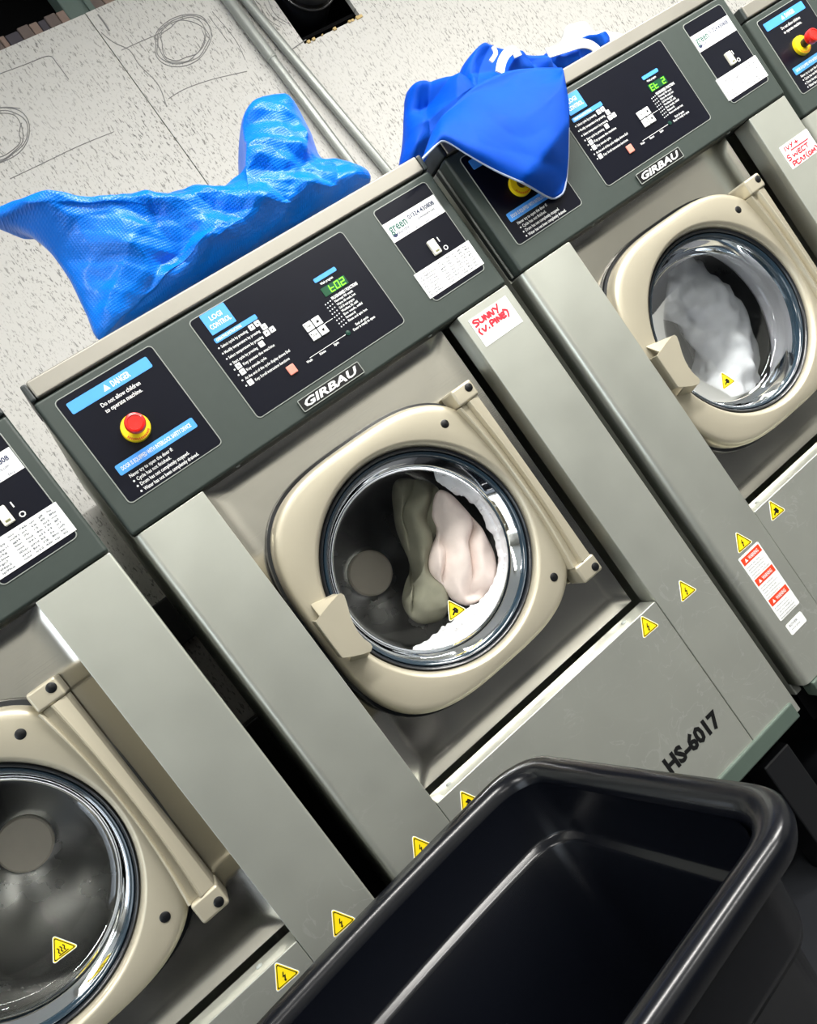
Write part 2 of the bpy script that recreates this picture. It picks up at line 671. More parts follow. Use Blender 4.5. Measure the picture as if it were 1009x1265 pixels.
pencil([scribble(226, 50, 38, 30, 4.2, -0.5, 1)])
pencil([scribble(-4, 168, 44, 34, 4.0, -0.5, 2)])
pencil([[(125, 40), (140, 52), (160, 62), (172, 80), (195, 104), (206, 132)], [(0, 91), (30, 80), (60, 69), (70, 78), (85, 98)]])
pencil([[(208, 122), (228, 110), (262, 98), (305, 88)], [(262, 14), (290, 48), (303, 74)], [(258, 20), (282, 52)]], 0.0009)
pencil([[(12, 221), (50, 203), (98, 180), (140, 163)], [(150, 62), (172, 52), (200, 40)]], 0.0010)
pencil([[(121, 18), (128, 27), (135, 38)]], 0.0025)
pencil([[(313, 0), (330, 26), (357, 56)], [(359, 62), (378, 49)]], 0.0016)
pencil([[(326, 3), (336, 20), (352, 30)], [(331, 0), (340, 18), (358, 30)], [(320, 4), (330, 22), (345, 33)]], 0.0008)

# dark void above the board with its row of blocks and a post
vo = MB().box(-3.2, 4.6, 1.5, 1.56, 2.3, 3.3).box(-3.2, 4.6, 0.92, 1.5, 3.24, 3.3)
tag(link('wall_void', vo.mesh('wall_void', VOIDM)), kind='structure')
lg = bpy.data.objects.new('trim_1', None)
COL.objects.link(lg)
tag(lg, kind='structure')
BC = [(104, 92, 88), (122, 108, 100), (70, 66, 74), (112, 100, 92), (84, 80, 70), (134, 114, 104), (92, 84, 80), (60, 60, 64)]
px_edges = [(-60, 80), (3, 55), (10, 52), (24, 42), (38, 36), (47, 30), (56, 26), (70, 20), (84, 14), (108, 5), (124, -2), (136, -7), (148, -12), (170, -20), (195, -30)]
for k in range(len(px_edges) - 1):
    xa = at_y(*px_edges[k], 0.93).x
    xb = at_y(*px_edges[k + 1], 0.93).x
    c = BC[(k * 5 + k // 3) % 8]
    bl = link('block', MB().box(xa + 0.001, xb - 0.001, 0.925, 1.02, WALL_TOP - 0.03, 2.668 - 0.003 * (k % 3), 0.002, 1).mesh('block', mat('block_tone_%d' % ((k * 5 + k // 3) % 8), c, 0.8, 0, 0.2, 40)), lg)
pa, pb = at_y(70, 0, 0.92), at_y(112, 0, 0.92)
tag(link('trim_2', MB().box(pa.x, pb.x - 0.01, 0.921, 0.99, WALL_TOP + 0.0, 3.2, 0.004).box(pb.x - 0.022, pb.x - 0.006, 0.912, 0.921, WALL_TOP, 3.2).mesh('trim_2', POSTM)), kind='structure')

# conduits on the wall
for name, a, b, lab in (('conduit', (283, 2), (436, 206), 'grey conduit pipe on the wall, left one of the pair, with a joint'),
                        ('conduit', (303, 0), (474, 206), 'grey conduit pipe on the wall, right one of the pair, nearer the square hole')):
    p, q = at_y(*a, WY - 0.017), at_y(*b, WY - 0.017)
    d = (p - q).normalized()
    ct = empty(name, (q - d * 0.5), lab, 'pipe', 'conduits on the wall')
    base = q - d * 0.5
    L = (p - base).length + 0.22
    link('pipe', MB().tube([d * 0, d * L], 0.0145, 16).mesh('pipe', CONDUIT, 40), ct)
    if 'joint' in lab:
        jp = at_y(338, 70, WY - 0.017)
        jl = (jp - base).dot(d)
        link('coupling', MB().tube([d * jl, d * (L - 0.001)], 0.0172, 16).mesh('coupling', CONDUIT, 40), ct)
        link('collar', MB().tube([d * (jl - 0.006), d * jl], 0.0165, 16).mesh('collar', EDGE, 40), ct)
    for t in (0.25,):
        link('clip', MB().box(d.x * t - 0.026, d.x * t + 0.026, 0.004, 0.0165, d.z * t - 0.008, d.z * t + 0.008, 0.002).mesh('clip', CONDUIT), ct)

# black duct coming out of the square hole
dx, dz = 1.387, 2.43
du = empty('vent_duct', (dx, WY, dz), 'black round duct elbow sticking out of the square hole in the wall', 'duct')
path = [(0, 0.15, 0), (0, 0.02, 0), (0, -0.05, 0.004), (0, -0.10, 0.02), (0, -0.135, 0.055), (0, -0.15, 0.11), (0, -0.15, 0.5)]
link('elbow', MB().tube(catmull([Vector(p) for p in path], 40, False), 0.084, 28).mesh('elbow', DUCTM, 50), du)
link('seam_ring', MB().tube(catmull([Vector((0.085 * math.cos(a * 0.2618), -0.012, 0.085 * math.sin(a * 0.2618))) for a in range(24)], 48), 0.004, 8, True).mesh('seam_ring', DUCTM, 50), du)

# boxes standing in for the dark stretches behind the machines, seen through the gap
tag(link('gap_strip', MB().box(-3.0, 4.4, 0.850, 0.899, 1.06, 1.185, 0.004).mesh('gap_strip', STRIPM)),
    'dark grey trunking on the wall, seen in the gap between machines', 'strip')
tag(link('gap_slab', MB().box(-3.0, 4.4, 0.850, 0.899, 0.0, 0.80, 0.004).mesh('gap_slab', BLACK)),
    'black trough along the wall foot behind the machines', 'slab')

# lamps under the ceiling
for i, (x, y, z, e) in enumerate(TUBE_LIGHTS):
    row = 'of the front row, over the machines' if y > -2 else 'of the back row, behind the viewer'
    t = empty('ceiling_lamp', (x, y, z), 'white tube lamp, ' + ('left', 'middle', 'right', 'left', 'right')[i] + ' one ' + row, 'lamp', 'ceiling tube lamps')
    link('housing', MB().box(-0.76, 0.76, -0.09, 0.09, -0.02, 0.09, 0.006).mesh('housing', CEILM), t)
    link('diffuser', MB().box(-0.74, 0.74, -0.075, 0.075, -0.06, -0.02, 0.012).mesh('diffuser', mat('lamp_diffuser', (255, 250, 240), 0.5, emit=6.0)), t)

# ------------------------------------------------------------------ washing machines
W = 0.788
PF = -0.004
ZB, ZP, ZL, ZT = 0.292, 1.274, 1.5205, 1.550
CXL, CXR, ZR = 0.1255, 0.6656, 0.6445
DCX, DCZ = 0.378, 0.961
CACHE = {}


def part(name, key, fn, parent, label=None):
    if key not in CACHE:
        CACHE[key] = fn()
    o = link(name, CACHE[key], parent)
    if name in ('printed_text', 'logo_text', 'badge_letters', 'key_marks', 'display_digits', 'handwriting', 'ring_print', 'model_number'):
        o['kind'] = 'stuff'
    if label:
        o['label'] = label
    return o


def vbox(x0, x1, y0, y1, z0, z1, rl, rr, rs=0.0015, m=None, name='side_column'):
    """upright sheet-metal box whose front vertical edges are rounded (rl left, rr right)"""
    def f():
        out = []
        for k in range(9):
            a = math.radians(180 + 90 * k / 8)
            out.append((x0 + rl + rl * math.cos(a), y0 + rl + rl * math.sin(a)))
        for k in range(9):
            a = math.radians(270 + 90 * k / 8)
            out.append((x1 - rr + rr * math.cos(a), y0 + rr + rr * math.sin(a)))
        out += [(x1, y1), (x0, y1)]
        n = len(out)
        cx, cy = (x0 + x1) / 2, (y0 + y1) / 2

        def ring(z, ins):
            return [(x + (ins if x < cx else -ins), y + (ins if y < cy else 0), z) for x, y in out]
        mb = MB()
        mb.rings([ring(z0, rs), ring(z0 + rs, 0), ring(z1 - rs, 0), ring(z1, rs)], True, True)
        return mb.mesh(name, m, 35)
    return f


def recess_mesh():
    x0, x1, z0, z1 = CXL, CXR, ZR, ZP + 0.012
    per = []
    n = 34
    for a, b in (((x0, z0), (x1, z0)), ((x1, z0), (x1, z1)), ((x1, z1), (x0, z1)), ((x0, z1), (x0, z0))):
        for k in range(n):
            t = k / n
            per.append((a[0] + (b[0] - a[0]) * t, a[1] + (b[1] - a[1]) * t))

    def rect(ins, y):
        out = []
        for x, z in per:
            fx = (x - (x0 + x1) / 2) / ((x1 - x0) / 2)
            fz = (z - (z0 + z1) / 2) / ((z1 - z0) / 2)
            out.append(((x0 + x1) / 2 + fx * ((x1 - x0) / 2 - ins), y, (z0 + z1) / 2 + fz * ((z1 - z0) / 2 - ins)))
        return out
    rs = []
    for r, y in ((0.206, 0.09), (0.206, 0.075)):
        rg = []
        for x, z in per:
            d = Vector((x - DCX, z - DCZ)).normalized()
            rg.append((DCX + d.x * r, y, DCZ + d.y * r))
        rs.append(rg)
    for k in range(9):
        a = k / 8
        rs.append(rect(0.040 - 0.034 * a, 0.075 - 0.008 * a * a))
    return MB().rings(rs).mesh('recess_pan', STEELD, 40)


def sup(t, a, b, n=3.2):
    c, s = math.cos(t), math.sin(t)
    r = (abs(c / a) ** n + abs(s / b) ** n) ** (-1 / n)
    return r * c, r * s


def door_mesh():
    N = 144
    rs = []
    for ins, y in ((0.0, 0.070), (0.0, 0.050), (0.0015, 0.042), (0.005, 0.036), (0.010, 0.0335), (0.016, 0.0328)):
        rg = []
        for i in range(N):
            t = 2 * math.pi * i / N
            ar = 0.236 if math.cos(t) > 0 else 0.2405
            x, z = sup(t, ar - ins, 0.2395 - ins)
            rg.append((DCX + x, y, 0.966 + z))
        rs.append(rg)
    for r, y in ((0.207, 0.0300), (0.2035, 0.0312), (0.1995, 0.036), (0.1965, 0.044), (0.1955, 0.062)):
        rs.append([(DCX + r * math.cos(2 * math.pi * i / N), y, DCZ + r * math.sin(2 * math.pi * i / N)) for i in range(N)])
    return MB().rings(rs).mesh('door', CHAMP, 40)


def hinge_mesh():
    """fluted bar: straight outer edge, bowed inner edge, a groove between two ridges"""
    rs = []
    for k in range(25):
        t = -1 + 2 * k / 24
        z = 0.963 + t * 0.177
        xi = 0.575 + 0.014 * (1 - t * t)
        xo = 0.6225
        w = xo - xi
        prof = [(0.0, 0.062), (0.0, 0.026), (0.03, 0.0195), (0.08, 0.0180), (0.12, 0.0195), (0.16, 0.0250), (0.40, 0.0255), (0.44, 0.0170), (0.48, 0.0140), (0.54, 0.0140), (0.58, 0.0155), (0.95, 0.0200), (1.0, 0.028), (1.0, 0.066)]
        rs.append([(xi + w * a, y, z) for a, y in prof])
    return MB().rings(rs, True, True).mesh('hinge_bar', CHAMP, 35)


def knuckle_mesh(z0, z1):
    mb = MB().box(0.578, 0.6245, 0.0145, 0.070, z0, z1, 0.005, 3)
    return mb.mesh('hinge_knuckle', CHAMP, 40)


def handle_mesh():
    ol = [(.1465, 1.0005), (.158, 1.0035), (.180, 1.009), (.2000, 1.0125), (.2055, 1.0115), (.2080, 1.0060), (.2045, .994), (.1970, .976), (.1925, .960), (.1905, .945), (.1915, .930), (.1955, .9165), (.1950, .9105), (.1890, .9065), (.175, .911), (.160, .9185), (.1465, .9265)]
    mb = MB().prism(ol, 0.0015, 0.0045)
    mb.box(.1450, .1480, 0.0015, 0.034, .927, 1.0005, 0.001)
    # upper and lower webs running back to the door
    mb.add([(.2025, .0020, 1.0120), (.1560, .0030, 1.0030), (.1600, .0330, 1.0240), (.2000, .0330, 1.0150),
            (.2025, .0045, 1.0095), (.1560, .0055, 1.0005), (.1600, .0330, 1.0215), (.2000, .0330, 1.0125)],
           [(0, 1, 2, 3), (4, 5, 6, 7), (0, 1, 5, 4), (1, 2, 6, 5), (2, 3, 7, 6), (3, 0, 4, 7)])
    mb.add([(.1930, .0020, .9085), (.1600, .0020, .9190), (.1560, .0330, .9080), (.1840, .0330, .8965),
            (.1930, .0045, .9110), (.1600, .0045, .9215), (.1560, .0330, .9105), (.1840, .0330, .8990)],
           [(0, 1, 2, 3), (4, 5, 6, 7), (0, 1, 5, 4), (1, 2, 6, 5), (2, 3, 7, 6), (3, 0, 4, 7)])
    return mb.mesh('handle', CHAMP)


def tri_outline(cx, cz, s, r, rot):
    out = []
    for k in range(3):
        a = math.radians(90 + 120 * k) + rot
        px, pz = cx + (s - r * 2) * math.cos(a), cz + (s - r * 2) * math.sin(a)
        for j in range(5):
            b = a + math.radians(-60 + 30 * j)
            out.append((px + r * math.cos(b), pz + r * math.sin(b)))
    return out


BOLT = [(0.05, 0.55), (-0.22, 0.10), (-0.02, 0.10), (-0.16, -0.18), (-0.22, -0.14), (-0.16, -0.42), (0.06, -0.26), (-0.03, -0.24), (0.20, 0.22), (-0.02, 0.20), (0.18, 0.55)]


def sticker(parent, x, z, y, pict='bolt', rot=0.04, size=0.0235):
    st = link('warning_sticker', None, parent) if False else None
    key = ('sticker', pict, size)
    mb = MB().prism(tri_outline(0, 0, size, 0.0022, 0), -0.0004, 0.0)
    if key not in CACHE:
        CACHE[key] = mb.mesh('warning_sticker', YELLOW)
        b = MB()
        o1, o2 = tri_outline(0, 0, size * 0.90, 0.0018, 0), tri_outline(0, 0, size * 0.80, 0.0014, 0)
        n = len(o1)
        b.add([(p, -0.0007, q) for p, q in o1] + [(p, -0.0007, q) for p, q in o2], [(i, (i + 1) % n, (i + 1) % n + n, i + n) for i in range(n)])
        g = size * 0.62
        if pict == 'bolt':
            b.add([(p * g, -0.0007, q * g - size * 0.1) for p, q in BOLT], [tuple(range(len(BOLT)))])
        elif pict == 'heat':
            for dx_ in (-0.32, 0.0, 0.32):
                strokes(b, [[(dx_, -0.2), (dx_ - 0.09, -0.02), (dx_ + 0.06, 0.18), (dx_ - 0.02, 0.42)]], lambda p, q: (p * g, q * g - size * 0.08), size * 0.035, -0.0007)
            strokes(b, [[(-0.5, -0.36), (0.5, -0.36)]], lambda p, q: (p * g, q * g - size * 0.08), size * 0.035, -0.0007)
        else:
            strokes(b, [[(-0.5, -0.3), (-0.2, -0.1), (0.05, -0.15), (0.3, 0.05)], [(-0.15, 0.3), (0.0, 0.1), (-0.05, -0.1), (0.2, -0.35)], [(0.1, 0.35), (0.25, 0.15), (0.35, -0.2)]],
                    lambda p, q: (p * g, q * g - size * 0.05), size * 0.07, -0.0007)
        CACHE[key + ('p',)] = b.mesh('pictogram', TEXTK)
        CACHE[key + ('w',)] = MB().prism(tri_outline(0, 0, size * 1.09, 0.0030, 0), -0.0002, 0.0).mesh('sticker_backing', WPAPER)
    return key


def put_sticker(parent, x, z, y, pict='bolt', rot=0.04, size=0.0235):
    key = sticker(parent, x, z, y, pict, rot, size)
    depth2 = parent.parent is not None
    o = link('warning_sticker', CACHE[key], parent, (x, y, z))
    o.rotation_euler = (0, rot, 0)
    o['label'] = 'yellow triangular warning sticker with black pictogram'
    for nm, k in (('pictogram', 'p'), ('sticker_backing', 'w')):
        c = link(nm, CACHE[key + (k,)], o if not depth2 else parent, None if not depth2 else (x, y, z))
        if depth2:
            c.rotation_euler = (0, rot, 0)
    return o


def plate(x0, x1, z0, z1, y0=PF - 0.0012, r=0.007):
    return lambda: MB().prism(rrect(x0, x1, z0, z1, r), y0, PF + 0.002).mesh('plate', PLATE)


def highlight_ring(x0, x1, z0, z1, r=0.007):
    return lambda: MB().tube([(x, PF - 0.0004, z) for x, z in rrect(x0 - .0008, x1 + .0008, z0 - .0008, z1 + .0008, r)], 0.0010, 6, True).mesh('plate_highlight', EDGE)  # pale ring painting the highlight along the plate's rim


YT = PF - 0.0018


def panel_px(u, v):
    p = at_y(u, v, PF)
    return p.x, p.z


def c1(x, y):      # crop of the operating instructions
    return panel_px(250 + x / 7.76, 370 + y / 7.76)


def c2(x, y):      # crop of the display
    return panel_px(360 + x / 8.408, 320 + y / 8.408)


def danger_text():
    mb = MB()
    put_text(mb, 'DANGER', 0.1105, 1.4785, 0.0095, YT - .0004, 0.032, 0.02)
    mb.add([(p, YT - .0004, q) for p, q in ((.0955, 1.4785), (.1065, 1.4785), (.101, 1.4885))], [(0, 1, 2)])
    put_text(mb, 'Do not allow children', 0.0790, 1.4600, 0.0066, YT, 0.0680, 0.012)
    put_text(mb, 'to operate machine.', 0.0790, 1.4495, 0.0066, YT, 0.0640, 0.012)
    put_text(mb, 'DOOR IS EQUIPPED WITH INTERLOCK SAFETY DEVICE', 0.0470, 1.3640, 0.0064, YT - .0004, 0.1240, 0.02)
    for k, s in enumerate(('Never try to open the door if:', 'Cycle has not finished.', 'Drum has not completely stopped.', 'Water has not been completely drained.')):
        z = 1.3485 - k * 0.0092
        put_text(mb, s, 0.0500 if k == 0 else 0.0560, z, 0.0056, YT, (0.076, 0.060, 0.087, 0.098)[k], 0.012)
        if k:
            mb.prism(rrect(0.0495, 0.0525, z + 0.001, z + 0.004, 0.001, 2), YT, YT + .0002)
    return mb.mesh('printed_text', WHITEP)


def display_text():
    mb = MB()
    put_text(mb, 'LOGI', 0.308, 1.4870, 0.0080, YT - .0006, 0.0225, 0.02, center=True)
    put_text(mb, 'CONTROL', 0.308, 1.4740, 0.0080, YT - .0006, 0.0385, 0.02, center=True)
    put_text(mb, 'OPERATING INSTRUCTIONS', 0.2850, 1.4542, 0.0045, YT - .0006, 0.0480, 0.02)
    lines = [('Select cycle by pressing', (155, 468), (175, 452), (425, 300)), ('Modify temperature by pressing', (190, 518), (205, 502), (545, 300)),
             ('Select temperature by pressing', (230, 570), (245, 552), (575, 355)), ('Start cycle by pressing', (268, 620), (285, 602), (525, 465)),
             ('Key pauses the machine', (305, 672), (385, 617), (685, 435)), ('Key cancels cycle', (343, 722), (415, 667), (605, 555)),
             ('At the end of the cycle display shows End', (380, 770), (400, 750), (830, 485)), ('Key: Scroll instruction functions', (420, 825), (500, 767), (830, 565))]
    z0 = 1.4420
    for k, (s, b, a, e) in enumerate(lines):
        z = z0 - k * 0.01045
        xa, xe = c1(*a)[0], c1(*e)[0]
        mb.prism(rrect(0.2795, 0.2822, z + .0008, z + .0035, 0.001, 2), YT, YT + .0002)
        put_text(mb, s, xa, z, 0.0046, YT, xe - xa, 0.012)
    put_text(mb, 'Wash program', 0.4875, 1.4440, 0.0042, YT, 0.026, 0.015)
    # programme list
    xa, za = c2(420, 425)
    xb, zb = c2(685, 262)
    put_text(mb, 'PROGRAMMES / FUNCTIONS', xa, za - 0.001, 0.0052, YT, xb - xa, 0.03)
    rows = ['Normal 90 wash', 'Warm 60 wash, hot', 'Cold 30 wash program', 'Woollens 30, mild', 'Eco wash, mild', 'Permanent 60', 'Rinse and spin hot']
    for k, s in enumerate(rows):
        x, z = c2(450 + 23.5 * k, 452 + 33 * k)
        xe = c2((640, 665, 655, 690, 735, 670, 785)[k], (345, 370, 428, 450, 465, 560, 530)[k])[0]
        put_text(mb, s, x, z - 0.001, 0.0040, YT, xe - x, 0.02)
    for k in range(8):
        for j in range(3):
            x, z = c2(352 + 23.5 * k + 24 * j, 478 + 32.5 * k - 19 * j)
            mb.prism(rrect(x - .0011, x + .0011, z - .0011, z + .0011, 0.0006, 1), YT, YT + .0002)
    for s, a, e in (('End of cycle', (672, 694), (800, 612)), ('Door is ready to open', (648, 752), (870, 612)), ('Wash', (165, 1090), (222, 1055)), ('Rinse', (300, 1003), (358, 962)), ('Spin', (445, 908), (492, 875))):
        x, z = c2(*a)
        put_text(mb, s, x, z, 0.0042, YT, c2(*e)[0] - x, 0.02)
    for a, e in (((185, 1030), (560, 790)), ((340, 675), (425, 622))):
        (xa, za), (xe, ze) = c2(*a), c2(*e)
        zm = (za + ze) / 2
        mb.prism([(xa, zm - .0004), (xe, zm - .0004), (xe, zm + .0004), (xa, zm + .0004)], YT, YT + .0002)
    return mb.mesh('printed_text', WHITEP)


def key_marks():
    mb = MB()
    for k, p in enumerate(((470, 270), (525, 233), (590, 265), (615, 325), (668, 290), (565, 430), (345, 640), (385, 695), (460, 795))):
        x, z = c1(*p)
        if k in (0, 1, 3, 4):
            s = 1 if k in (1, 4) else -1
            mb.add([(x - .0018, YT - .0006, z - .0014 * s), (x + .0018, YT - .0006, z - .0014 * s), (x, YT - .0006, z + .0018 * s)], [(0, 1, 2)])
        else:
            put_text(mb, 'SEL' if k in (2, 7) else ('GO' if k == 5 else 'S'), x, z - .0015, 0.0030, YT - .0006, 0.0056 if k < 8 else .0025, 0.01, center=True)
    kx = [(0.4270, 1.3965), (0.4440, 1.3985), (0.4270, 1.3795), (0.4440, 1.3810)]
    for k, (x, z) in enumerate(((0.4262, 1.3970), (0.4437, 1.3970), (0.4262, 1.3795), (0.4437, 1.3795))):
        if k in (1, 3):
            s = 1 if k == 1 else -1
            mb.add([(x - .003, YT - .0030, z - .0022 * s), (x + .003, YT - .0030, z - .0022 * s), (x, YT - .0030, z + .0028 * s)], [(0, 1, 2)])
        else:
            put_text(mb, 'START' if k == 0 else 'STOP', x, z - .0018, 0.0036, YT - .0030, 0.009, 0.01, center=True)
            mb.prism(rrect(x - .0064, x - .0046, z + .003, z + .0048, 0.0008, 2), YT - .0031, YT - .0028)
    return mb.mesh('key_marks', TEXTK)


SEG = {'0': 'abcdef', '2': 'abged', 't': 'fegd', 'E': 'afged', ' ': ''}


def digits_mesh(txt):
    mb = MB()
    for k, ch in enumerate(txt):
        ox, oz, w, h, t = 0.4850 + k * 0.0114, 1.4252, 0.0074, 0.0116, 0.0007
        S = {'a': ((0, h), (w, h)), 'b': ((w, h), (w, h / 2)), 'c': ((w, h / 2), (w, 0)), 'd': ((0, 0), (w, 0)), 'e': ((0, 0), (0, h / 2)), 'f': ((0, h / 2), (0, h)), 'g': ((0, h / 2), (w, h / 2))}
        for s in SEG[ch]:
            (xa, za), (xb, zb) = S[s]
            sh = 0.10
            strokes(mb, [[(xa + za * sh, za), (xb + zb * sh, zb)]], lambda p, q: (ox + p, oz + q), t, YT - .0008)
    return mb.mesh('display_digits', LEDON)


def switch_text():
    mb = MB()
    put_text(mb, 'I', 0.7205, 1.4005, 0.0085, YT, None, 0.03)
    put_text(mb, 'O', 0.7200, 1.3815, 0.0085, YT, None, 0.02)
    return mb.mesh('printed_text', WHITEP)


def laundry_text():
    mb = MB()
    put_text(mb, 'green', 0.6515, 1.4560, 0.0150, PF - .0022, 0.0390, 0.02)
    return mb.mesh('logo_text', GREENT)


def laundry_text2():
    mb = MB()
    put_text(mb, 'laundry', 0.6625, 1.4480, 0.0062, PF - .0022, 0.0260, 0.01)
    put_text(mb, '01324 430808', 0.6960, 1.4610, 0.0075, PF - .0022, 0.0600, 0.03)
    put_text(mb, 'greenlaundry.com', 0.7120, 1.4525, 0.0040, PF - .0022, 0.038, 0.01)
    pts = [(.6565 + .0055 * math.cos(math.radians(a)), 1.4515 + .0055 * math.sin(math.radians(a))) for a in range(180, 361, 20)]
    mb.add([(p, PF - .0022, q) for p, q in pts], [tuple(range(len(pts)))])
    for x, s, w in ((.6520, 'Wash', .010), (.6720, 'Detergent', .015), (.6960, 'Softener', .011), (.7190, 'Spin', .010), (.7420, 'Dry', .010)):
        put_text(mb, s, x, 1.4412, 0.0032, PF - .0022, w, 0.01)
    return mb.mesh('printed_text', NAVYT)


def table_text():
    mb = MB()
    rg = random.Random(4)
    cols = [(.645, .008), (.656, .030), (.690, .016), (.708, .013), (.724, .012), (.738, .011), (.752, .012)]
    for r in range(8):
        z = 1.3705 - r * 0.0056
        for c, (x, w) in enumerate(cols):
            if r == 0 and c < 1:
                continue
            ww = w * rg.uniform(0.55, 0.98)
            n = max(1, int(ww / 0.0032))
            s = ''.join(rg.choice('abcdeghiklmnoprstu0123456789') for _ in range(n))
            put_text(mb, s, x, z - 0.0024, 0.0028, PF - .0026, ww, 0.02)
    return mb.mesh('printed_text', TEXTG)


def badge_text():
    mb = MB()
    put_text(mb, 'GIRBAU', 0.3410, 1.2885, 0.0125, PF - .0042, 0.1110, 0.03, 0.25)
    return mb.mesh('badge_letters', WHITEP)


SUNNY = [[(.17, .40), (.10, .43), (.06, .37), (.13, .32), (.15, .25), (.06, .22)],
         [(.20, .40), (.20, .28), (.25, .24), (.30, .28), (.30, .40)],
         [(.34, .23), (.35, .40), (.42, .23), (.44, .40)], [(.47, .23), (.48, .40), (.55, .23), (.57, .40)],
         [(.60, .42), (.66, .33)], [(.73, .46), (.64, .20)],
         [(.10, .12), (.06, .03), (.09, -.09)], [(.15, .08), (.19, -.05), (.26, .10)], [(.295, -.035), (.305, -.035)],
         [(.38, -.06), (.38, .12), (.45, .12), (.46, .05), (.39, .03)], [(.50, .12), (.50, -.05)], [(.55, -.05), (.55, .12), (.63, -.03), (.64, .14)],
         [(.76, .12), (.68, .12), (.68, -.03), (.76, -.03)], [(.69, .05), (.75, .05)], [(.76, .20), (.84, .10), (.80, -.09)]]
IVY = [[(.12, .90), (.11, .74)], [(.17, .90), (.21, .75), (.26, .90)], [(.31, .90), (.35, .83)], [(.40, .91), (.32, .74)], [(.47, .82), (.57, .82)], [(.52, .90), (.52, .75)],
       [(.26, .66), (.86, .64)],
       [(.14, .54), (.07, .56), (.05, .48), (.13, .44), (.12, .36), (.04, .35)], [(.22, .50), (.25, .38), (.30, .47), (.35, .38), (.38, .52)], [(.51, .53), (.43, .53), (.43, .38), (.51, .38)], [(.43, .46), (.49, .46)],
       [(.63, .53), (.55, .53), (.55, .38), (.63, .38)], [(.66, .54), (.78, .54)], [(.72, .54), (.72, .38)],
       [(.10, .06), (.10, .24), (.18, .23), (.18, .15), (.11, .14)], [(.30, .22), (.22, .22), (.22, .07), (.30, .07)], [(.33, .07), (.37, .22), (.42, .07)], [(.52, .20), (.46, .20), (.50, .13), (.45, .07)],
       [(.60, .26), (.56, .15), (.60, .04)], [(.72, .20), (.65, .20), (.65, .08), (.72, .09), (.72, .14)], [(.76, .07), (.77, .21), (.82, .12), (.86, .22), (.88, .07)], [(.92, .28), (.96, .16), (.92, .05)]]


def caution_label(parent):
    lb = part('caution_label', 'caution', lambda: MB().prism(rrect(.0345, .0938, .450, .597, .002, 2), -.0008, 0).mesh('caution_label', WPAPER), parent, 'white label with three red warning bars')


    def txt():
        mb = MB()
        rg = random.Random(9)
        for z in (.5790, .5310, .4830):
            for k in range(5):
                n = rg.randint(16, 22)
                put_text(mb, ''.join(rg.choice('aeinorst lmdc') for _ in range(n)), .039, z - .0075 - k * .0058, .0030, -.0012, .050 * rg.uniform(.7, 1))
        return mb.mesh('printed_text', TEXTG)

    def wtxt():
        mb = MB()
        for z, s in ((.5790, 'WARNING'), (.5310, 'WARNING'), (.4830, 'WARNING')):
            put_text(mb, s, .055, z + .0035, .0070, -.0016, .028, .02)
            mb.add([(.0435, -.0016, z + .0035), (.0515, -.0016, z + .0035), (.0475, -.0016, z + .011)], [(0, 1, 2)])
        return mb.mesh('printed_text', WHITEP)
    for z in (.5790, .5310, .4830):
        part('warning_bar', 'caution_bar', lambda: MB().box(.0375, .0908, -.0012, -.0004, 0, .0145).mesh('warning_bar', LABELRED), lb).location = (0, 0, z)
    part('printed_text', 'caution_text', txt, lb)
    part('printed_text', 'caution_wtext', wtxt, lb)
    sm = part('rating_label', 'rating', lambda: MB().prism(rrect(.0375, .0845, .4135, .4365, .003, 3), -.0008, 0).mesh('rating_label', WPAPER), parent, 'small white rating label')

    def rt():
        mb = MB()
        put_text(mb, 'ROVER', .044, .4285, .0048, -.0012, .024)
        put_text(mb, 'serial plate', .044, .4215, .003, -.0012, .026)
        return mb.mesh('printed_text', TEXTG)
    part('printed_text', 'rating_text', rt, sm)


def paper_note(parent, name, key, x0, x1, z0, z1, lines, fx, ink_r):
    o = part('paper_note', key, lambda: MB().prism([(x0, z0), (x1, z0), (x1, z1), (x0, z1)], -.0009, -.0001).mesh('paper_note', WPAPER), parent, name)

    def ink():
        mb = MB()
        strokes(mb, lines, fx, ink_r, -.0013)
        return mb.mesh('handwriting', INKRED)
    part('handwriting', key + 'ink', ink, o)


def emergency_button(parent):
    x, z = 0.1005, 1.4075

    part('button_base', 'estop_base', lambda: MB().lathe(x, z, [(.0225, PF), (.0225, PF - .006), (.0215, PF - .0085), (.010, PF - .010), (0, PF - .010)], 40).mesh('button_base', YELLOW, 40), parent, 'yellow ring of the emergency button')
    part('button_stem', 'estop_stem', lambda: MB().lathe(x, z, [(.0095, PF - .009), (.0095, PF - .032)], 24).mesh('button_stem', BLACK, 40), parent)
    part('emergency_button', 'estop_cap', lambda: MB().lathe(x, z, [(.0100, PF - .024), (.0140, PF - .026), (.0158, PF - .031), (.0158, PF - .0385), (.0145, PF - .0415), (.0115, PF - .0425), (.0105, PF - .0415), (.0, PF - .0412)], 40).mesh('emergency_button', REDBTN, 40), parent, 'red mushroom emergency stop button')

    def marks():
        mb = MB()
        for k in range(14):
            a = math.radians(200 + k * 9)
            px, pz = x + .0188 * math.cos(a), z + .0188 * math.sin(a)
            strokes(mb, [[(-.0012, 0), (.0012, 0)]], lambda p, q: (px + p * math.cos(a), pz + p * math.sin(a)), .0007, PF - .0094)
        return mb.mesh('ring_print', LABELRED)
    part('ring_print', 'estop_marks', marks, parent)


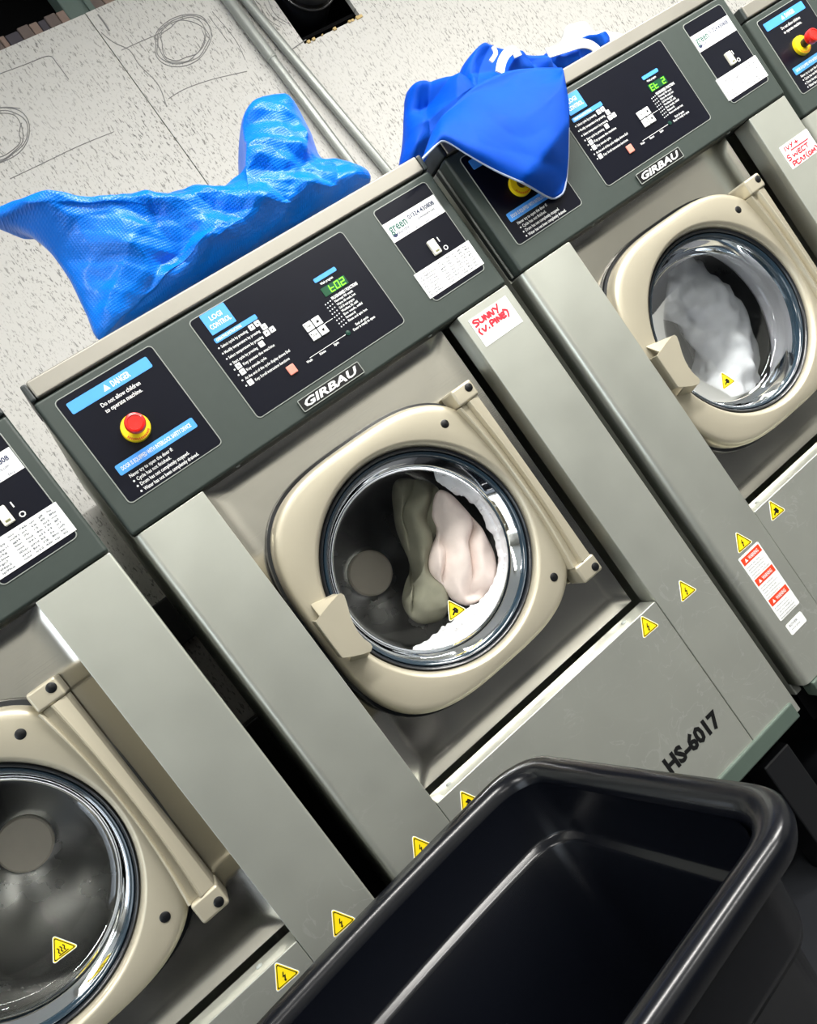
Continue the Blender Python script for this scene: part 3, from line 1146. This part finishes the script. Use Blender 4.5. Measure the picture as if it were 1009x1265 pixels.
def washing_machine(loc, label, digits, leg_bottom, note=None, caution=False, hs=False, glass_stick=None, dz_st=0.0):
    t = empty('washing_machine', loc, label, 'washing machine', 'washing machines in a row')
    part('body', 'body', lambda: MB().box(0.001, 0.02, 0.047, 0.80, ZB, ZL - .003, .003).box(W - 0.02, W - 0.001, 0.047, 0.80, ZB, ZL - .003, .003)
         .box(0.02, W - 0.02, 0.78, 0.80, ZB, ZL - .003).box(0.02, W - 0.02, 0.08, 0.78, ZB, ZB + .01).mesh('body', STEEL), t)
    part('side_column', 'col_l', vbox(0.0, CXL, 0.0, 0.0465, ZB + .028, ZP - .0015, 0.014, 0.0015, m=STEEL), t)
    part('side_column', 'col_r', vbox(CXR, W, 0.0, 0.0465, ZB, ZP - .0015, 0.0015, 0.004, m=STEEL), t)
    fp = part('front_panel', 'front_panel', vbox(CXL + .0012, CXR - .0012, 0.0008, 0.0462, ZB + .012, ZR, 0.0015, 0.0015, 0.0018, STEEL, 'front_panel'), t)
    part('rivet', 'rivets', lambda: MB().lathe(0, 0, [(0.0055, 0), (0.005, -.002), (.003, -.0032), (0, -.0035)], 12).mesh('rivet', EDGE, 50), fp).location = (0.60, 0.026, ZR)
    fp.children[-1].rotation_euler = (math.radians(-90), 0, 0)
    o = part('rivet', 'rivets', None, fp)
    o.location = (0.165, 0.026, ZR)
    o.rotation_euler = (math.radians(-90), 0, 0)
    part('toe_strip', 'toe', lambda: MB().box(0.012, 0.7745, -0.006, 0.03, ZB - .006, ZB + .0275, .003).mesh('toe_strip', TOEM), t)

    def plinth():
        zb = leg_bottom
        mb = MB().box(0.03, W - 0.03, 0.09, 0.76, 0.20 + loc[2] * 0, ZB)
        for px in (0.06, 0.652):
            for py in (0.004, 0.70):
                mb.box(px, px + 0.072, py, py + 0.07, zb, 0.262, .003)
        return mb.mesh('plinth', BLACK)
    part('plinth', 'plinth%g' % leg_bottom, plinth, t)
    part('recess_pan', 'recess', recess_mesh, t)

    # control panel
    cp = part('control_panel', 'cpanel', lambda: MB().box(0.0, W, PF, 0.0300, ZP, ZL - .0015, .006, 3).mesh('control_panel', PANEL, 50), t, 'dark grey control panel')
    part('panel_shell', 'cshell', lambda: MB().box(0.002, W - 0.002, 0.0338, 0.115, ZP + .001, ZL - .002, .004).mesh('panel_shell', PANELS), cp)
    part('seam_highlight', 'cglint', lambda: MB().box(-0.0002, W + .0002, 0.0302, 0.0336, ZP + .003, ZL - .004).mesh('seam_highlight', EDGE), cp)  # pale strip painting the highlight on the panel's side seam
    part('lid', 'lid', lambda: MB().box(0.0105, W - 0.0105, -0.0085, 0.80, ZL, ZT, .0035, 3).mesh('lid', LIDM, 50), t)
    part('end_cap', 'cap_l', lambda: MB().box(0.0, 0.0098, -0.008, 0.12, ZL - .001, ZT - .001, .003).mesh('end_cap', PANELS), t)
    part('end_cap', 'cap_r', lambda: MB().box(W - 0.0098, W, -0.008, 0.12, ZL - .001, ZT - .001, .003).mesh('end_cap', PANELS), t)
    for x in (0.195, 0.605):
        sc = part('screw', 'pscrew', lambda: MB().lathe(0, 0, [(.004, 0), (.0035, -.0018), (0, -.0024)], 12).mesh('screw', EDGE, 50), cp)
        sc.location = (x, 0.006, ZP)
        sc.rotation_euler = (math.radians(90), 0, 0)
    # danger plate
    for nm, k, r in (('danger_plate', 'pl1', (0.0268, 0.1945)), ('display_plate', 'pl2', (0.2661, 0.5758)), ('switch_plate', 'pl3', (0.6468, 0.7660))):
        part(nm, k, plate(r[0], r[1], 1.3169, 1.5032), cp)
        part('plate_highlight', k + 'e', highlight_ring(r[0], r[1], 1.3169, 1.5032), cp)
    part('blue_bar', 'bar1', lambda: MB().prism(rrect(.0385, .1785, 1.4735, 1.4925, .0025), YT - .0002, YT + .0006).mesh('blue_bar', BLUEP), cp)
    part('blue_bar', 'bar2', lambda: MB().prism(rrect(.0402, .1792, 1.3587, 1.3760, .0025), YT - .0002, YT + .0006).mesh('blue_bar', BLUEP), cp)
    part('printed_text', 'dtext', danger_text, cp)
    emergency_button(cp)
    # display plate
    part('blue_emblem', 'logi', lambda: MB().prism(rrect(.2848, .3312, 1.4662, 1.5028, .001, 2), YT - .0004, YT + .0006).mesh('blue_emblem', BLUEP), cp)
    part('blue_bar', 'bar3', lambda: MB().prism(rrect(.2820, .3632, 1.4520, 1.4605, .002, 3), YT - .0004, YT + .0006).mesh('blue_bar', BLUEP), cp)
    part('blue_bar', 'bar4', lambda: MB().prism(rrect(.4813, .5272, 1.4515, 1.4590, .002, 3), YT - .0004, YT + .0006).mesh('blue_bar', BLUEP), cp)
    part('printed_text', 'ptext', display_text, cp)
    for p in ((470, 270), (525, 233), (590, 265), (615, 325), (668, 290), (565, 430), (345, 640), (385, 695), (460, 795)):
        x, z = c1(*p)
        part('key_symbol', 'kicon', lambda: MB().prism(rrect(-.0047, .0047, -.0047, .0047, 0.001, 2), YT - .0004, YT + .0004).mesh('key_symbol', WHITEP), cp).location = (x, 0, z)
    for kx, kz in ((0.4262, 1.3970), (0.4437, 1.3970), (0.4262, 1.3795), (0.4437, 1.3795)):
        kk = part('key_button', 'kbtn', lambda: MB().box(-.0078, .0078, -.0012, .0012, -.0078, .0078, .0011).mesh('key_button', WHITEP), cp)
        kk.location = (kx, YT - .0010, kz)
    part('key_button', 'kred', lambda: MB().box(.3512, .3662, YT - .0022, YT + .0005, 1.3450, 1.3612, .0012).mesh('key_button', SALMON), cp, 'salmon red key')
    part('key_marks', 'kmarks', key_marks, cp)
    part('display_window', 'ledbg', lambda: MB().box(.4822, .5318, YT - .0004, YT + .0006, 1.4232, 1.4390).mesh('display_window', LEDBG), cp)
    part('display_digits', 'led' + digits, lambda: digits_mesh(digits), cp, 'lit green display digits')
    lx, lz = c2(585, 770)
    part('indicator_lamp', 'ledlamp', lambda: MB().lathe(lx, lz, [(.0042, YT + .0003), (.0042, YT - .0008), (0, YT - .0014)], 16).mesh('indicator_lamp', mat('lamp_dim_green', (6, 58, 46), 0.3), 40), cp)
    part('badge', 'badge', lambda: MB().prism(rrect(.3338, .4598, 1.2838, 1.3048, .0015, 2), PF - .0030, PF + .001).mesh('badge', BLACK), cp)
    part('badge_edge', 'badgee', lambda: MB().tube([(x, PF - .0030, z) for x, z in rrect(.3338, .4598, 1.2838, 1.3048, .0015, 2)], .0008, 6, True).mesh('badge_edge', EDGE), cp)
    part('badge_letters', 'badgel', badge_text, cp)
    # switch plate
    part('shop_label', 'lab1', lambda: MB().prism([(.6459, 1.4396), (.7652, 1.4396), (.7652, 1.4762), (.6459, 1.4762)], PF - .0020, PF).mesh('shop_label', WPAPER), cp, 'white laundry label with green logo')
    part('logo_text', 'lab1g', laundry_text, cp)
    part('printed_text', 'lab1t', laundry_text2, cp)
    part('rocker_switch', 'rocker', lambda: MB().box(.6968, .7125, PF - .007, PF, 1.3826, 1.4105, .0016).mesh('rocker_switch', IVORY), cp, 'ivory rocker switch')
    part('switch_mark', 'rockerm', lambda: MB().box(.7010, .7085, PF - .0074, PF - .006, 1.3862, 1.3895).mesh('switch_mark', mat('olive_print', (120, 122, 84), 0.6)), cp)
    part('printed_text', 'swtext', switch_text, cp)
    part('price_table', 'lab2', lambda: MB().prism([(.6410, 1.3252), (.7702, 1.3252), (.7702, 1.3752), (.6410, 1.3752)], PF - .0022, PF).mesh('price_table', WPAPER), cp, 'white printed table label')
    part('printed_text', 'lab2t', table_text, cp)

    # door
    dr = part('door', 'door', door_mesh, t, 'champagne rounded square door')
    def back_ring():
        rs = []
        for ins, y in ((0.010, 0.076), (-0.0055, 0.076), (-0.0070, 0.070), (-0.0055, 0.064), (0.003, 0.062)):
            rg = []
            for i in range(120):
                a = 2 * math.pi * i / 120
                px, pz = sup(a, 0.2395 - ins, 0.2395 - ins)
                rg.append((DCX + px, y, 0.966 + pz))
            rs.append(rg)
        return MB().rings(rs).mesh('door_back_ring', RUBBER, 50)
    part('door_back_ring', 'back_ring', back_ring, dr)  # black ring filling the dark gap round the door's back edge
    part('hinge_bar', 'hinge', hinge_mesh, dr)
    part('hinge_knuckle', 'kn_u', lambda: knuckle_mesh(1.1405, 1.1735), dr)
    part('hinge_knuckle', 'kn_l', lambda: knuckle_mesh(0.7500, 0.7855), dr)
    for bz in (1.1610, 0.7630):
        b = part('bolt_cap', 'boltcap', lambda: MB().lathe(0, 0, [(.0078, .001), (.0078, -.0008), (.0060, -.0018), (0, -.0022)], 20).mesh('bolt_cap', BLACK, 40), dr)
        b.location = (0.6125, 0.0145, bz)
    for bz in (1.1330, 0.7935):
        b = part('plug', 'plug', lambda: MB().lathe(0, 0, [(.0082, .002), (.0080, -.0012), (.0062, -.0022), (0, -.0024)], 20).mesh('plug', BLACK, 40), dr)
        b.location = (0.5415, 0.0325, bz)
    part('handle', 'handle', handle_mesh, dr)
    part('gasket', 'gasket', lambda: MB().lathe(DCX, DCZ, [(.1962, .060), (.1962, .046), (.1935, .0415), (.1900, .0430), (.1885, .050), (.1885, .062)], 96).mesh('gasket', RUBBER, 60), dr)
    part('glass_ring', 'gring', lambda: MB().lathe(DCX, DCZ, [(.1886, .060), (.1886, .0500), (.1865, .0475), (.1830, .0490), (.1795, .056), (.1790, .070)], 96).mesh('glass_ring', RINGM, 60), dr)
    part('glass_bowl', 'glass', lambda: MB().lathe(DCX, DCZ, [(.1790, .0560), (.1770, .0620), (.1735, .080), (.1690, .098), (.1620, .108), (.1500, .1135), (.10, .1180), (.05, .1200), (.0, .1205)], 96).mesh('glass_bowl', GLASS, 70), dr)
    if glass_stick:
        put_sticker(dr, glass_stick[0], glass_stick[1], 0.1150, glass_stick[2], 0.06, 0.0225)
    dm = part('drum', 'drum', lambda: MB().lathe(0.362, DCZ, [(.262, .175), (.266, .19), (.266, .455), (.255, .470), (.20, .462), (.06, .425), (.052, .422), (.0, .422)], 96).mesh('drum', DRUMM, 50), t)
    part('drum_hub', 'hub', lambda: MB().lathe(0.362, DCZ, [(.050, .424), (.050, .412), (.046, .408), (.0, .406)], 48).mesh('drum_hub', mat('hub_steel', (244, 234, 218), 0.4, 0.0), 40), dm)
    for a in (62, 182, 302):
        ca, sa = math.cos(math.radians(a)), math.sin(math.radians(a))
        lf = part('lifter', 'lifter', lambda: MB().box(-.045, .0, .2, .45, -.022, .022, .012, 3).mesh('lifter', DRUMM, 40), dm)
        lf.location = (0.362 + .264 * ca, 0, DCZ + .264 * sa)
        lf.rotation_euler = (0, -math.radians(a), 0)
    part('tub_mouth', 'mouth', lambda: MB().lathe(DCX, DCZ, [(.207, .088), (.200, .110), (.206, .135), (.202, .155), (.214, .172), (.262, .177)], 96).mesh('tub_mouth', MOUTHM, 60), t)
    # stickers
    for x, z, pc in ((.0640, .6085 + dz_st, 'bolt'), (.1690, .6095 + dz_st, 'hand'), (.6225, .6190, 'bolt'), (.7290, .6195, 'bolt')):
        put_sticker(t, x, z, 0.0006 if pc == 'hand' or x == .6225 else -0.0001, pc)
    if note == 'sunny':
        paper_note(t, 'white paper note handwritten in red', 'note1', .6795, .7710, 1.2005, 1.2565, SUNNY, lambda p, q: (.6795 + p * .0915, 1.2288 + (q - .02) * .056), .0018)
    if note == 'ivy':
        paper_note(t, 'white paper note with red handwriting in three lines', 'note2', .6905, .7860, 1.1340, 1.1875, IVY, lambda p, q: (.6905 + p * .0955, 1.1340 + q * .0535), .0014)
    if caution:
        caution_label(t)
    if hs:
        def hst():
            mb = MB()
            put_text(mb, 'HS-6017', .4905, .3890, .0285, .0004, .1440, .05)
            return mb.mesh('model_number', TEXTK)
        part('model_number', 'hs', hst, t, 'black HS-6017 lettering')
    return t


washing_machine((-0.8268, -0.0229, 0), 'leftmost washing machine, mostly cut off, with an empty drum and silver hub behind its glass', '  02', 0.0, glass_stick=(0.391, 0.837, 'heat'), dz_st=.005)
washing_machine((0, 0, 0), 'middle washing machine with pink laundry and suds inside, paper note reading SUNNY', ' t02', 0.0, note='sunny', hs=True, glass_stick=(0.378, 0.845, 'hand'))
washing_machine((0.8202, -0.0087, 0), 'washing machine right of the middle one, with dark blue bag hanging over its control panel', 'Et 2', 0.0, note='ivy', caution=True, glass_stick=(0.345, 0.852, 'hand'), dz_st=.008)
washing_machine((1.6886, 0.0431, -0.0611), 'washing machine at the far right, only its red emergency button corner in view', '  02', 0.0611)


# ------------------------------------------------------------------ soft things
def fbm(p, f, ridged=False):
    n = noise.noise(Vector(p) * f)
    return 1 - 2 * abs(n) if ridged else n


def make_crumple(seed, f0, f1, n=6):
    rg = random.Random(seed)
    W_ = []
    for k in range(n):
        d = Vector((rg.gauss(0, 1), rg.gauss(0, 0.5), rg.gauss(0, 1))).normalized()
        f = f0 * (f1 / f0) ** (k / max(1, n - 1))
        W_.append((d * f, rg.random(), rg.uniform(1.2, 3.2), Vector((rg.uniform(0, 9), rg.uniform(0, 9), rg.uniform(0, 9))), (f0 / f) ** 0.85))

    def h(p):
        tot = 0.0
        for d, ph, wf, o, a in W_:
            wv = noise.noise(p * wf * 2 + o) * 1.1
            m = 0.5 + 0.5 * noise.noise(p * 5 + o * 2)
            x = (d.dot(p) + ph + wv) % 1.0
            tot += a * max(0.0, m) * (abs(x - 0.5) * 4 - 1)
        return tot
    return h


def pillow(name, outline, yc, tf, tb, seed, amp, m, N=180, M=34, freq=(7, 19, 44), zmin=None, power=0.5, parent=None, origin=(0, 0, 0), center=None, lean=None, crumple=None):
    """crumpled closed body: outline in x-z, its own depth in front of (tf) and behind (tb) its middle plane"""
    ol = catmull([Vector((a, b)) for a, b in outline], N)
    if center is None:
        cx = sum(p.x for p in ol) / N
        cz = sum(p.y for p in ol) / N
    else:
        cx, cz = center
    off = Vector((seed * 13.1, seed * 7.3, seed * 3.7))
    rings = []
    for side, th in ((-1, tf), (1, tb)):
        ks = range(1, M + 1) if side == -1 else range(M - 1, 0, -1)
        for k in ks:
            rho = k / M
            rg = []
            for p in ol:
                x = cx + (p.x - cx) * rho
                z = cz + (p.y - cz) * rho
                y = yc + side * th * (1 - rho ** 2.4) ** power
                q = Vector((x, y, z))
                w = min(1.0, (1 - rho) * 5 + 0.12)
                d = amp * (fbm(q + off, freq[0], True) * 0.9 + fbm(q * 1.0 + off * 2, freq[1], True) * 0.42 + fbm(q + off * 3, freq[2]) * 0.16)
                if crumple:
                    d = amp * crumple(q) + 0.05 * amp * fbm(q + off, 60)
                y += side * d * w
                x += amp * 0.35 * fbm(q + off * 4, freq[1]) * w
                z += amp * 0.35 * fbm(q + off * 5, freq[1]) * w
                if lean:
                    y += lean(x, z)
                if zmin is not None:
                    z = max(z, zmin)
                rg.append((x - origin[0], y - origin[1], z - origin[2]))
            rings.append(rg)
    # first ring list runs from the front centre outwards, second from outside to the back centre
    mb = MB()
    mb.rings(rings, True, True)
    return link(name, mb.mesh(name, m, 55), parent)


def world_outline(px, y):
    return [(p.x, p.z) for p in (at_y(u, v, y) for u, v in px)]


# laundry and suds in the middle machine
def pleats(a, b, f, seed):
    """folds running from pixel a to pixel b"""
    pa, pb = at_y(*a, 0.18), at_y(*b, 0.18)
    d = (pb - pa).normalized()
    n = Vector((d.z, 0, -d.x))
    o = Vector((seed * 3.3, seed, seed * 1.7))

    def h(p):
        x = (n.dot(p) * f + 1.3 * noise.noise(p * 7 + o) + 0.5 * noise.noise(p * 16 + o)) % 1.0
        return math.sin(math.pi * x) * 2 - 1.2 + 0.5 * noise.noise(p * 22 + o)
    return h


def c7(x, y):
    return (380 + x / 3.363, 540 + y / 3.363)


def band(name, outer, inner, y, th, seed, amp, m, freq=50, n=90, around=26, crumple=None):
    """soft roll lying between two edge lines"""
    O = catmull([Vector((a, b)) for a, b in outer], n, False)
    I = catmull([Vector((a, b)) for a, b in inner], n, False)
    off = Vector((seed, seed * 2, seed * 3))
    rs = []
    for k in range(n):
        mid, half = (O[k] + I[k]) / 2, (O[k] - I[k]) / 2
        e = min(1.0, k / 5 + 0.15, (n - 1 - k) / 5 + 0.15)
        rg = []
        for i in range(around):
            a = 2 * math.pi * i / around
            q = Vector((mid.x + half.x * math.cos(a), y - th * e * math.sin(a), mid.y + half.y * math.cos(a)))
            d = amp * (fbm(q + off, freq) + 0.6 * fbm(q + off * 2, freq * 2.2)) if crumple is None else amp * crumple(q)
            g = Vector((half.x * math.cos(a), -th * math.sin(a), half.y * math.cos(a))).normalized()
            rg.append(q + g * d)
        rs.append(rg)
    return link(name, MB().rings(rs, True, True).mesh(name, m, 60))


tow = pillow('pink_towel', world_outline([c7(*p) for p in ((530, 230), (580, 240), (650, 310), (720, 400), (765, 500), (770, 590), (730, 660), (660, 700), (600, 680), (550, 620), (500, 560), (500, 480), (530, 400), (510, 320))], 0.19), 0.176, 0.028, 0.05, 3, 0.012, PINKCLOTH, crumple=pleats(c7(520, 250), c7(680, 680), 22, 2), N=240, M=60)
tag(tow, 'pale pink towel tumbling behind the glass of the middle machine', 'laundry')
sh = pillow('grey_cloth', world_outline([c7(*p) for p in ((340, 200), (420, 185), (510, 215), (525, 300), (500, 400), (490, 480), (520, 600), (560, 690), (530, 760), (430, 770), (380, 690), (430, 600), (390, 480), (350, 340))], 0.25), 0.215, 0.04, 0.05, 5, 0.012, GREYCLOTH, crumple=pleats(c7(430, 200), c7(480, 720), 18, 5), N=220, M=50)
tag(sh, 'grey green cloth tumbling left of the pink towel behind the glass', 'laundry')
so = band('soap_suds', world_outline([c7(*p) for p in ((500, 70), (600, 85), (720, 140), (820, 240), (890, 380), (915, 510), (900, 640), (830, 770), (720, 875), (600, 935), (500, 945), (420, 920))], 0.155),
          world_outline([c7(*p) for p in ((530, 180), (600, 230), (680, 270), (735, 340), (770, 430), (785, 520), (770, 600), (720, 670), (640, 735), (570, 790), (500, 845), (440, 870))], 0.155), 0.150, 0.022, 4, 0.007, SUDS, 42, 160, 40)
sc_ = band('suds_collar', [(DCX + .1965 * math.cos(math.radians(a)), DCZ + .1965 * math.sin(math.radians(a))) for a in range(70, -121, -10)],
           [(DCX + .1770 * math.cos(math.radians(a)), DCZ + .1770 * math.sin(math.radians(a))) for a in range(70, -121, -10)], 0.118, 0.028, 9, 0.003, SUDS, 60, 160, 20)
_b = bmesh.new()
_b.from_mesh(so.data)
_b.from_mesh(sc_.data)
_b.to_mesh(so.data)
_b.free()
bpy.data.objects.remove(sc_)
tag(so, 'white soap suds pressed against the glass of the middle machine', 'suds', kind='stuff')


def bubbles():
    rg = random.Random(6)
    bm = bmesh.new()
    ref = so.data
    for _ in range(420):
        v = ref.vertices[rg.randrange(len(ref.vertices))].co
        if v.y > 0.15 or (v.x - DCX) ** 2 + (v.z - DCZ) ** 2 > 0.182 ** 2:
            continue
        bmesh.ops.create_icosphere(bm, subdivisions=1, radius=rg.uniform(0.0015, 0.0055), matrix=Matrix.Translation(v))
    bm.from_mesh(ref)
    bm.to_mesh(ref)
    bm.free()
    for p in ref.polygons:
        p.use_smooth = True


bubbles()

# laundry in the machine on the right
CX = 0.8202
cw = band('white_sheet', [(CX + .36 + .245 * math.cos(math.radians(a)), DCZ + .245 * math.sin(math.radians(a))) for a in range(150, -151, -15)],
          [(CX + .36 + .115 * math.cos(math.radians(a)), DCZ + .115 * math.sin(math.radians(a))) for a in range(150, -151, -15)], 0.255, 0.07, 8, 0.020, WHITECLOTH, freq=17, around=48, n=140)
tag(cw, 'white sheet spun against the drum wall behind the right machine glass', 'laundry')

# woven blue bag on the middle machine
B1 = [(-14, 263), (20, 261), (55, 259), (100, 252), (150, 247), (190, 246), (222, 238), (248, 241), (266, 243), (283, 232), (300, 218), (301, 195), (297, 160), (303, 140), (318, 124), (345, 118), (358, 121), (372, 142), (385, 168), (397, 196), (418, 199), (440, 206), (456, 215), (452, 230), (400, 262), (300, 320), (210, 371), (150, 404), (122, 420), (105, 385), (85, 345), (62, 312), (38, 290), (15, 279), (-14, 275)]
b1 = empty('blue_bag', (0.45, 0.12, ZT), 'shiny woven bright blue carrier bag crumpled on top of the middle machine', 'bag', 'blue bags')
pillow('bag_body', world_outline(B1, 0.10), 0.10, 0.085, 0.12, 11, 0.020, BAG1M, 420, 100, (8, 19, 50), ZT + 0.001, 0.6, b1, (0.45, 0.12, ZT), center=(0.47, 1.625), crumple=make_crumple(21, 3.5, 26, 9))

# dark blue nylon bag on the right machine
b2 = empty('blue_bag', (0.95, 0.08, ZT), 'dark blue nylon bag with pale piping draped over the front of the right machine', 'bag', 'blue bags')
O2 = (0.95, 0.08, ZT)
B2 = [(500, 205), (501, 170), (503, 125), (506, 107), (521, 103), (535, 112), (548, 126), (556, 129), (566, 116), (568, 96), (574, 76), (590, 57), (606, 51), (625, 60), (655, 68), (688, 74), (694, 84), (697, 110), (690, 128), (650, 150), (600, 178), (545, 205)]
pillow('bag_body', world_outline(B2, 0.06), 0.075, 0.07, 0.10, 17, 0.022, BAG2M, 300, 60, (9, 20, 48), ZT + 0.001, 0.6, b2, O2, center=(0.985, 1.60), crumple=make_crumple(5, 5, 14, 6))


FLAPC = make_crumple(33, 4.0, 13.0, 5)


def flap():
    hem = [Vector((*p, 0)) for p in ((522, 196), (540, 178), (546, 174), (556, 177), (580, 192), (615, 212), (650, 228), (678, 244), (690, 243), (697, 234), (701, 205), (702, 170), (702, 130), (695, 86))]
    top = [Vector((*p, 0)) for p in ((535, 160), (545, 145), (556, 134), (566, 125), (580, 112), (592, 104), (605, 97), (622, 90), (640, 86), (655, 85), (665, 84), (678, 84), (688, 84), (694, 84))]
    n, m = 70, 40
    H = catmull(hem, n, False)
    T = catmull(top, n, False)
    hy, ty = -0.062, -0.014
    verts = []
    faces = []
    hemline = []
    for j in range(m + 1):
        t = j / m
        for i in range(n):
            s = i / (n - 1)
            uv = T[i].lerp(H[i], t)
            y = ty + (hy - ty) * (1 - (1 - t) ** 2.2) - 0.028 * math.sin(math.pi * min(1, t * 0.9)) * math.sin(math.pi * s) ** 0.6
            p = at_y(uv.x, uv.y, y)
            q = p * 1.0
            d = 0.010 * FLAPC(q)
            dpx = ((uv.x - 640) * 82 + (uv.y - 232) * 63) / 103.4
            y += 0.0012 * (max(0.0, dpx) if dpx < 45 else 45)
            y2 = min(y - d * math.sin(math.pi * min(1, 0.12 + t * 0.85)), -0.022)
            p = at_y(uv.x, uv.y, y2)
            v = Vector((p.x - O2[0], y2 - O2[1], p.z - O2[2]))
            verts.append(v)
            if j == m:
                hemline.append(v)
    for j in range(m):
        for i in range(n - 1):
            a = j * n + i
            faces.append((a, a + 1, a + n + 1, a + n))
    o = link('flap', mesh_of('flap', verts, faces, BAG2M, 60), b2)
    md = o.modifiers.new('thick', 'SOLIDIFY')
    md.thickness = 0.0025
    md.offset = 0
    link('piping', MB().tube(hemline[:56], 0.0022, 8).mesh('piping', PIPING, 60), b2)


flap()


def ribbon(name, px, y, w, m, parent, origin, dy=0.0):
    pts = catmull([at_y(u, v, y + k * dy) for k, (u, v) in enumerate(px)], 30, False)
    rs = []
    for i, p in enumerate(pts):
        a, b = pts[max(0, i - 1)], pts[min(len(pts) - 1, i + 1)]
        t = (b - a).normalized()
        n = t.cross(Vector((0, 1, 0))).normalized() * w
        e = Vector((0, 0.0015, 0))
        rs.append([p + n - e - Vector(origin), p - n - e - Vector(origin), p - n + e - Vector(origin), p + n + e - Vector(origin)])
    return link(name, MB().rings(rs, True, True).mesh(name, m, 40), parent)


ribbon('strap', [(617, 90), (620, 76), (626, 66), (634, 62), (640, 70)], -0.012, 0.0085, STRAPM, b2, O2)
ribbon('strap', [(606, 76), (612, 66), (609, 58)], -0.010, 0.004, STRAPM, b2, O2)

b3 = empty('blue_bag', (1.28, 0.15, ZT), 'flat blue bag with white bands lying on the lid of the right machine', 'bag', 'blue bags')
O3 = (1.28, 0.15, ZT)
pillow('bag_body', world_outline([(664, 72), (676, 62), (700, 54), (730, 47), (755, 45), (752, 62), (715, 88), (690, 95), (668, 90)], 0.13), 0.155, 0.045, 0.07, 23, 0.016, BAG2M, 120, 24, (14, 30, 60), ZT + 0.001, 0.6, b3, O3)
ribbon('band', [(676, 66), (695, 60), (716, 54), (730, 56), (742, 66)], 0.085, 0.010, STRAPM, b3, O3)
wm = pillow('white_net_bag', world_outline([(694, 52), (700, 40), (706, 30), (709, 18), (716, 13), (727, 22), (727, 30), (745, 31), (785, 28), (790, 40), (760, 62), (700, 72)], 0.26), 0.31, 0.035, 0.05, 29, 0.012, mat('net_white', (196, 197, 196), 0.8, 0, 0.05, 60, 0.4), 140, 24, (14, 30, 70), ZT + 0.001, 0.6)
tag(wm, 'white net bag lying behind the flat blue bag on the right machine', 'bag')

# ------------------------------------------------------------------ black laundry bin
ang = math.radians(7.8)
bz = empty('laundry_bin', (0, 0, 0), 'large black plastic laundry bin standing in front of the machines', 'bin')
bz.rotation_euler = (0, 0, ang)
U0, U1, V0, V1, ZRIM = -0.52, 0.250, -0.677, -0.140, 0.66


def brect(ins, z, r, bow=0.0):
    out = []
    x0, x1, y0, y1 = U0 + ins, U1 - ins, V0 + ins, V1 - ins
    r = max(r - ins * 0.6, 0.02)
    base = []
    for cx, cy, a0 in ((x1 - r, y1 - r, 0), (x0 + r, y1 - r, 90), (x0 + r, y0 + r, 180), (x1 - r, y0 + r, 270)):
        for k in range(11):
            a = math.radians(a0 + 9 * k)
            base.append((cx + r * math.cos(a), cy + r * math.sin(a)))
        if a0 == 0:      # far side, bowed a little
            for k in range(1, 12):
                base.append((x1 - r + (x0 + r - (x1 - r)) * k / 12, y1))
        if a0 == 180:
            for k in range(1, 12):
                base.append((x0 + r + (x1 - x0 - 2 * r) * k / 12, y0))
    xm, hw = (x0 + x1) / 2, (x1 - x0) / 2
    for x, y in base:
        if y > (V0 + V1) / 2:
            y += bow * max(0.0, 1 - ((x - xm) / hw) ** 2)
        out.append((x, y, z))
    return out


RB = 0.075
rim = [(0.010, ZRIM - .030), (0.004, ZRIM - .029), (0.0005, ZRIM - .020), (0.0, ZRIM - .010), (0.005, ZRIM - .003), (0.012, ZRIM), (0.022, ZRIM - .0005), (0.032, ZRIM - .006), (0.037, ZRIM - .016), (0.039, ZRIM - .03), (0.030, ZRIM - .03)]
link('rim', MB().rings([brect(i, z, RB, 0.02) for i, z in rim]).mesh('rim', BINM, 50), bz)
inner = [(0.0385, ZRIM - .022), (0.043, 0.560), (0.045, 0.556), (0.053, 0.553), (0.056, 0.548), (0.075, 0.35), (0.105, 0.035)]
outer = [(0.1, 0.0), (0.07, 0.34), (0.058, 0.520), (0.052, 0.530), (0.044, 0.534), (0.041, 0.545), (0.034, ZRIM - .022)]
bd = [brect(i, z, RB + 0.01, 0.02 if z > .5 else 0.008) for i, z in inner]
ob = [brect(i, z, RB + 0.01, 0.02 if z > .5 else 0.008) for i, z in outer]
mb = MB()
mb.rings(bd, False, True)
mb.rings(ob, True, False)
link('tub', mb.mesh('tub', BINM, 50), bz)
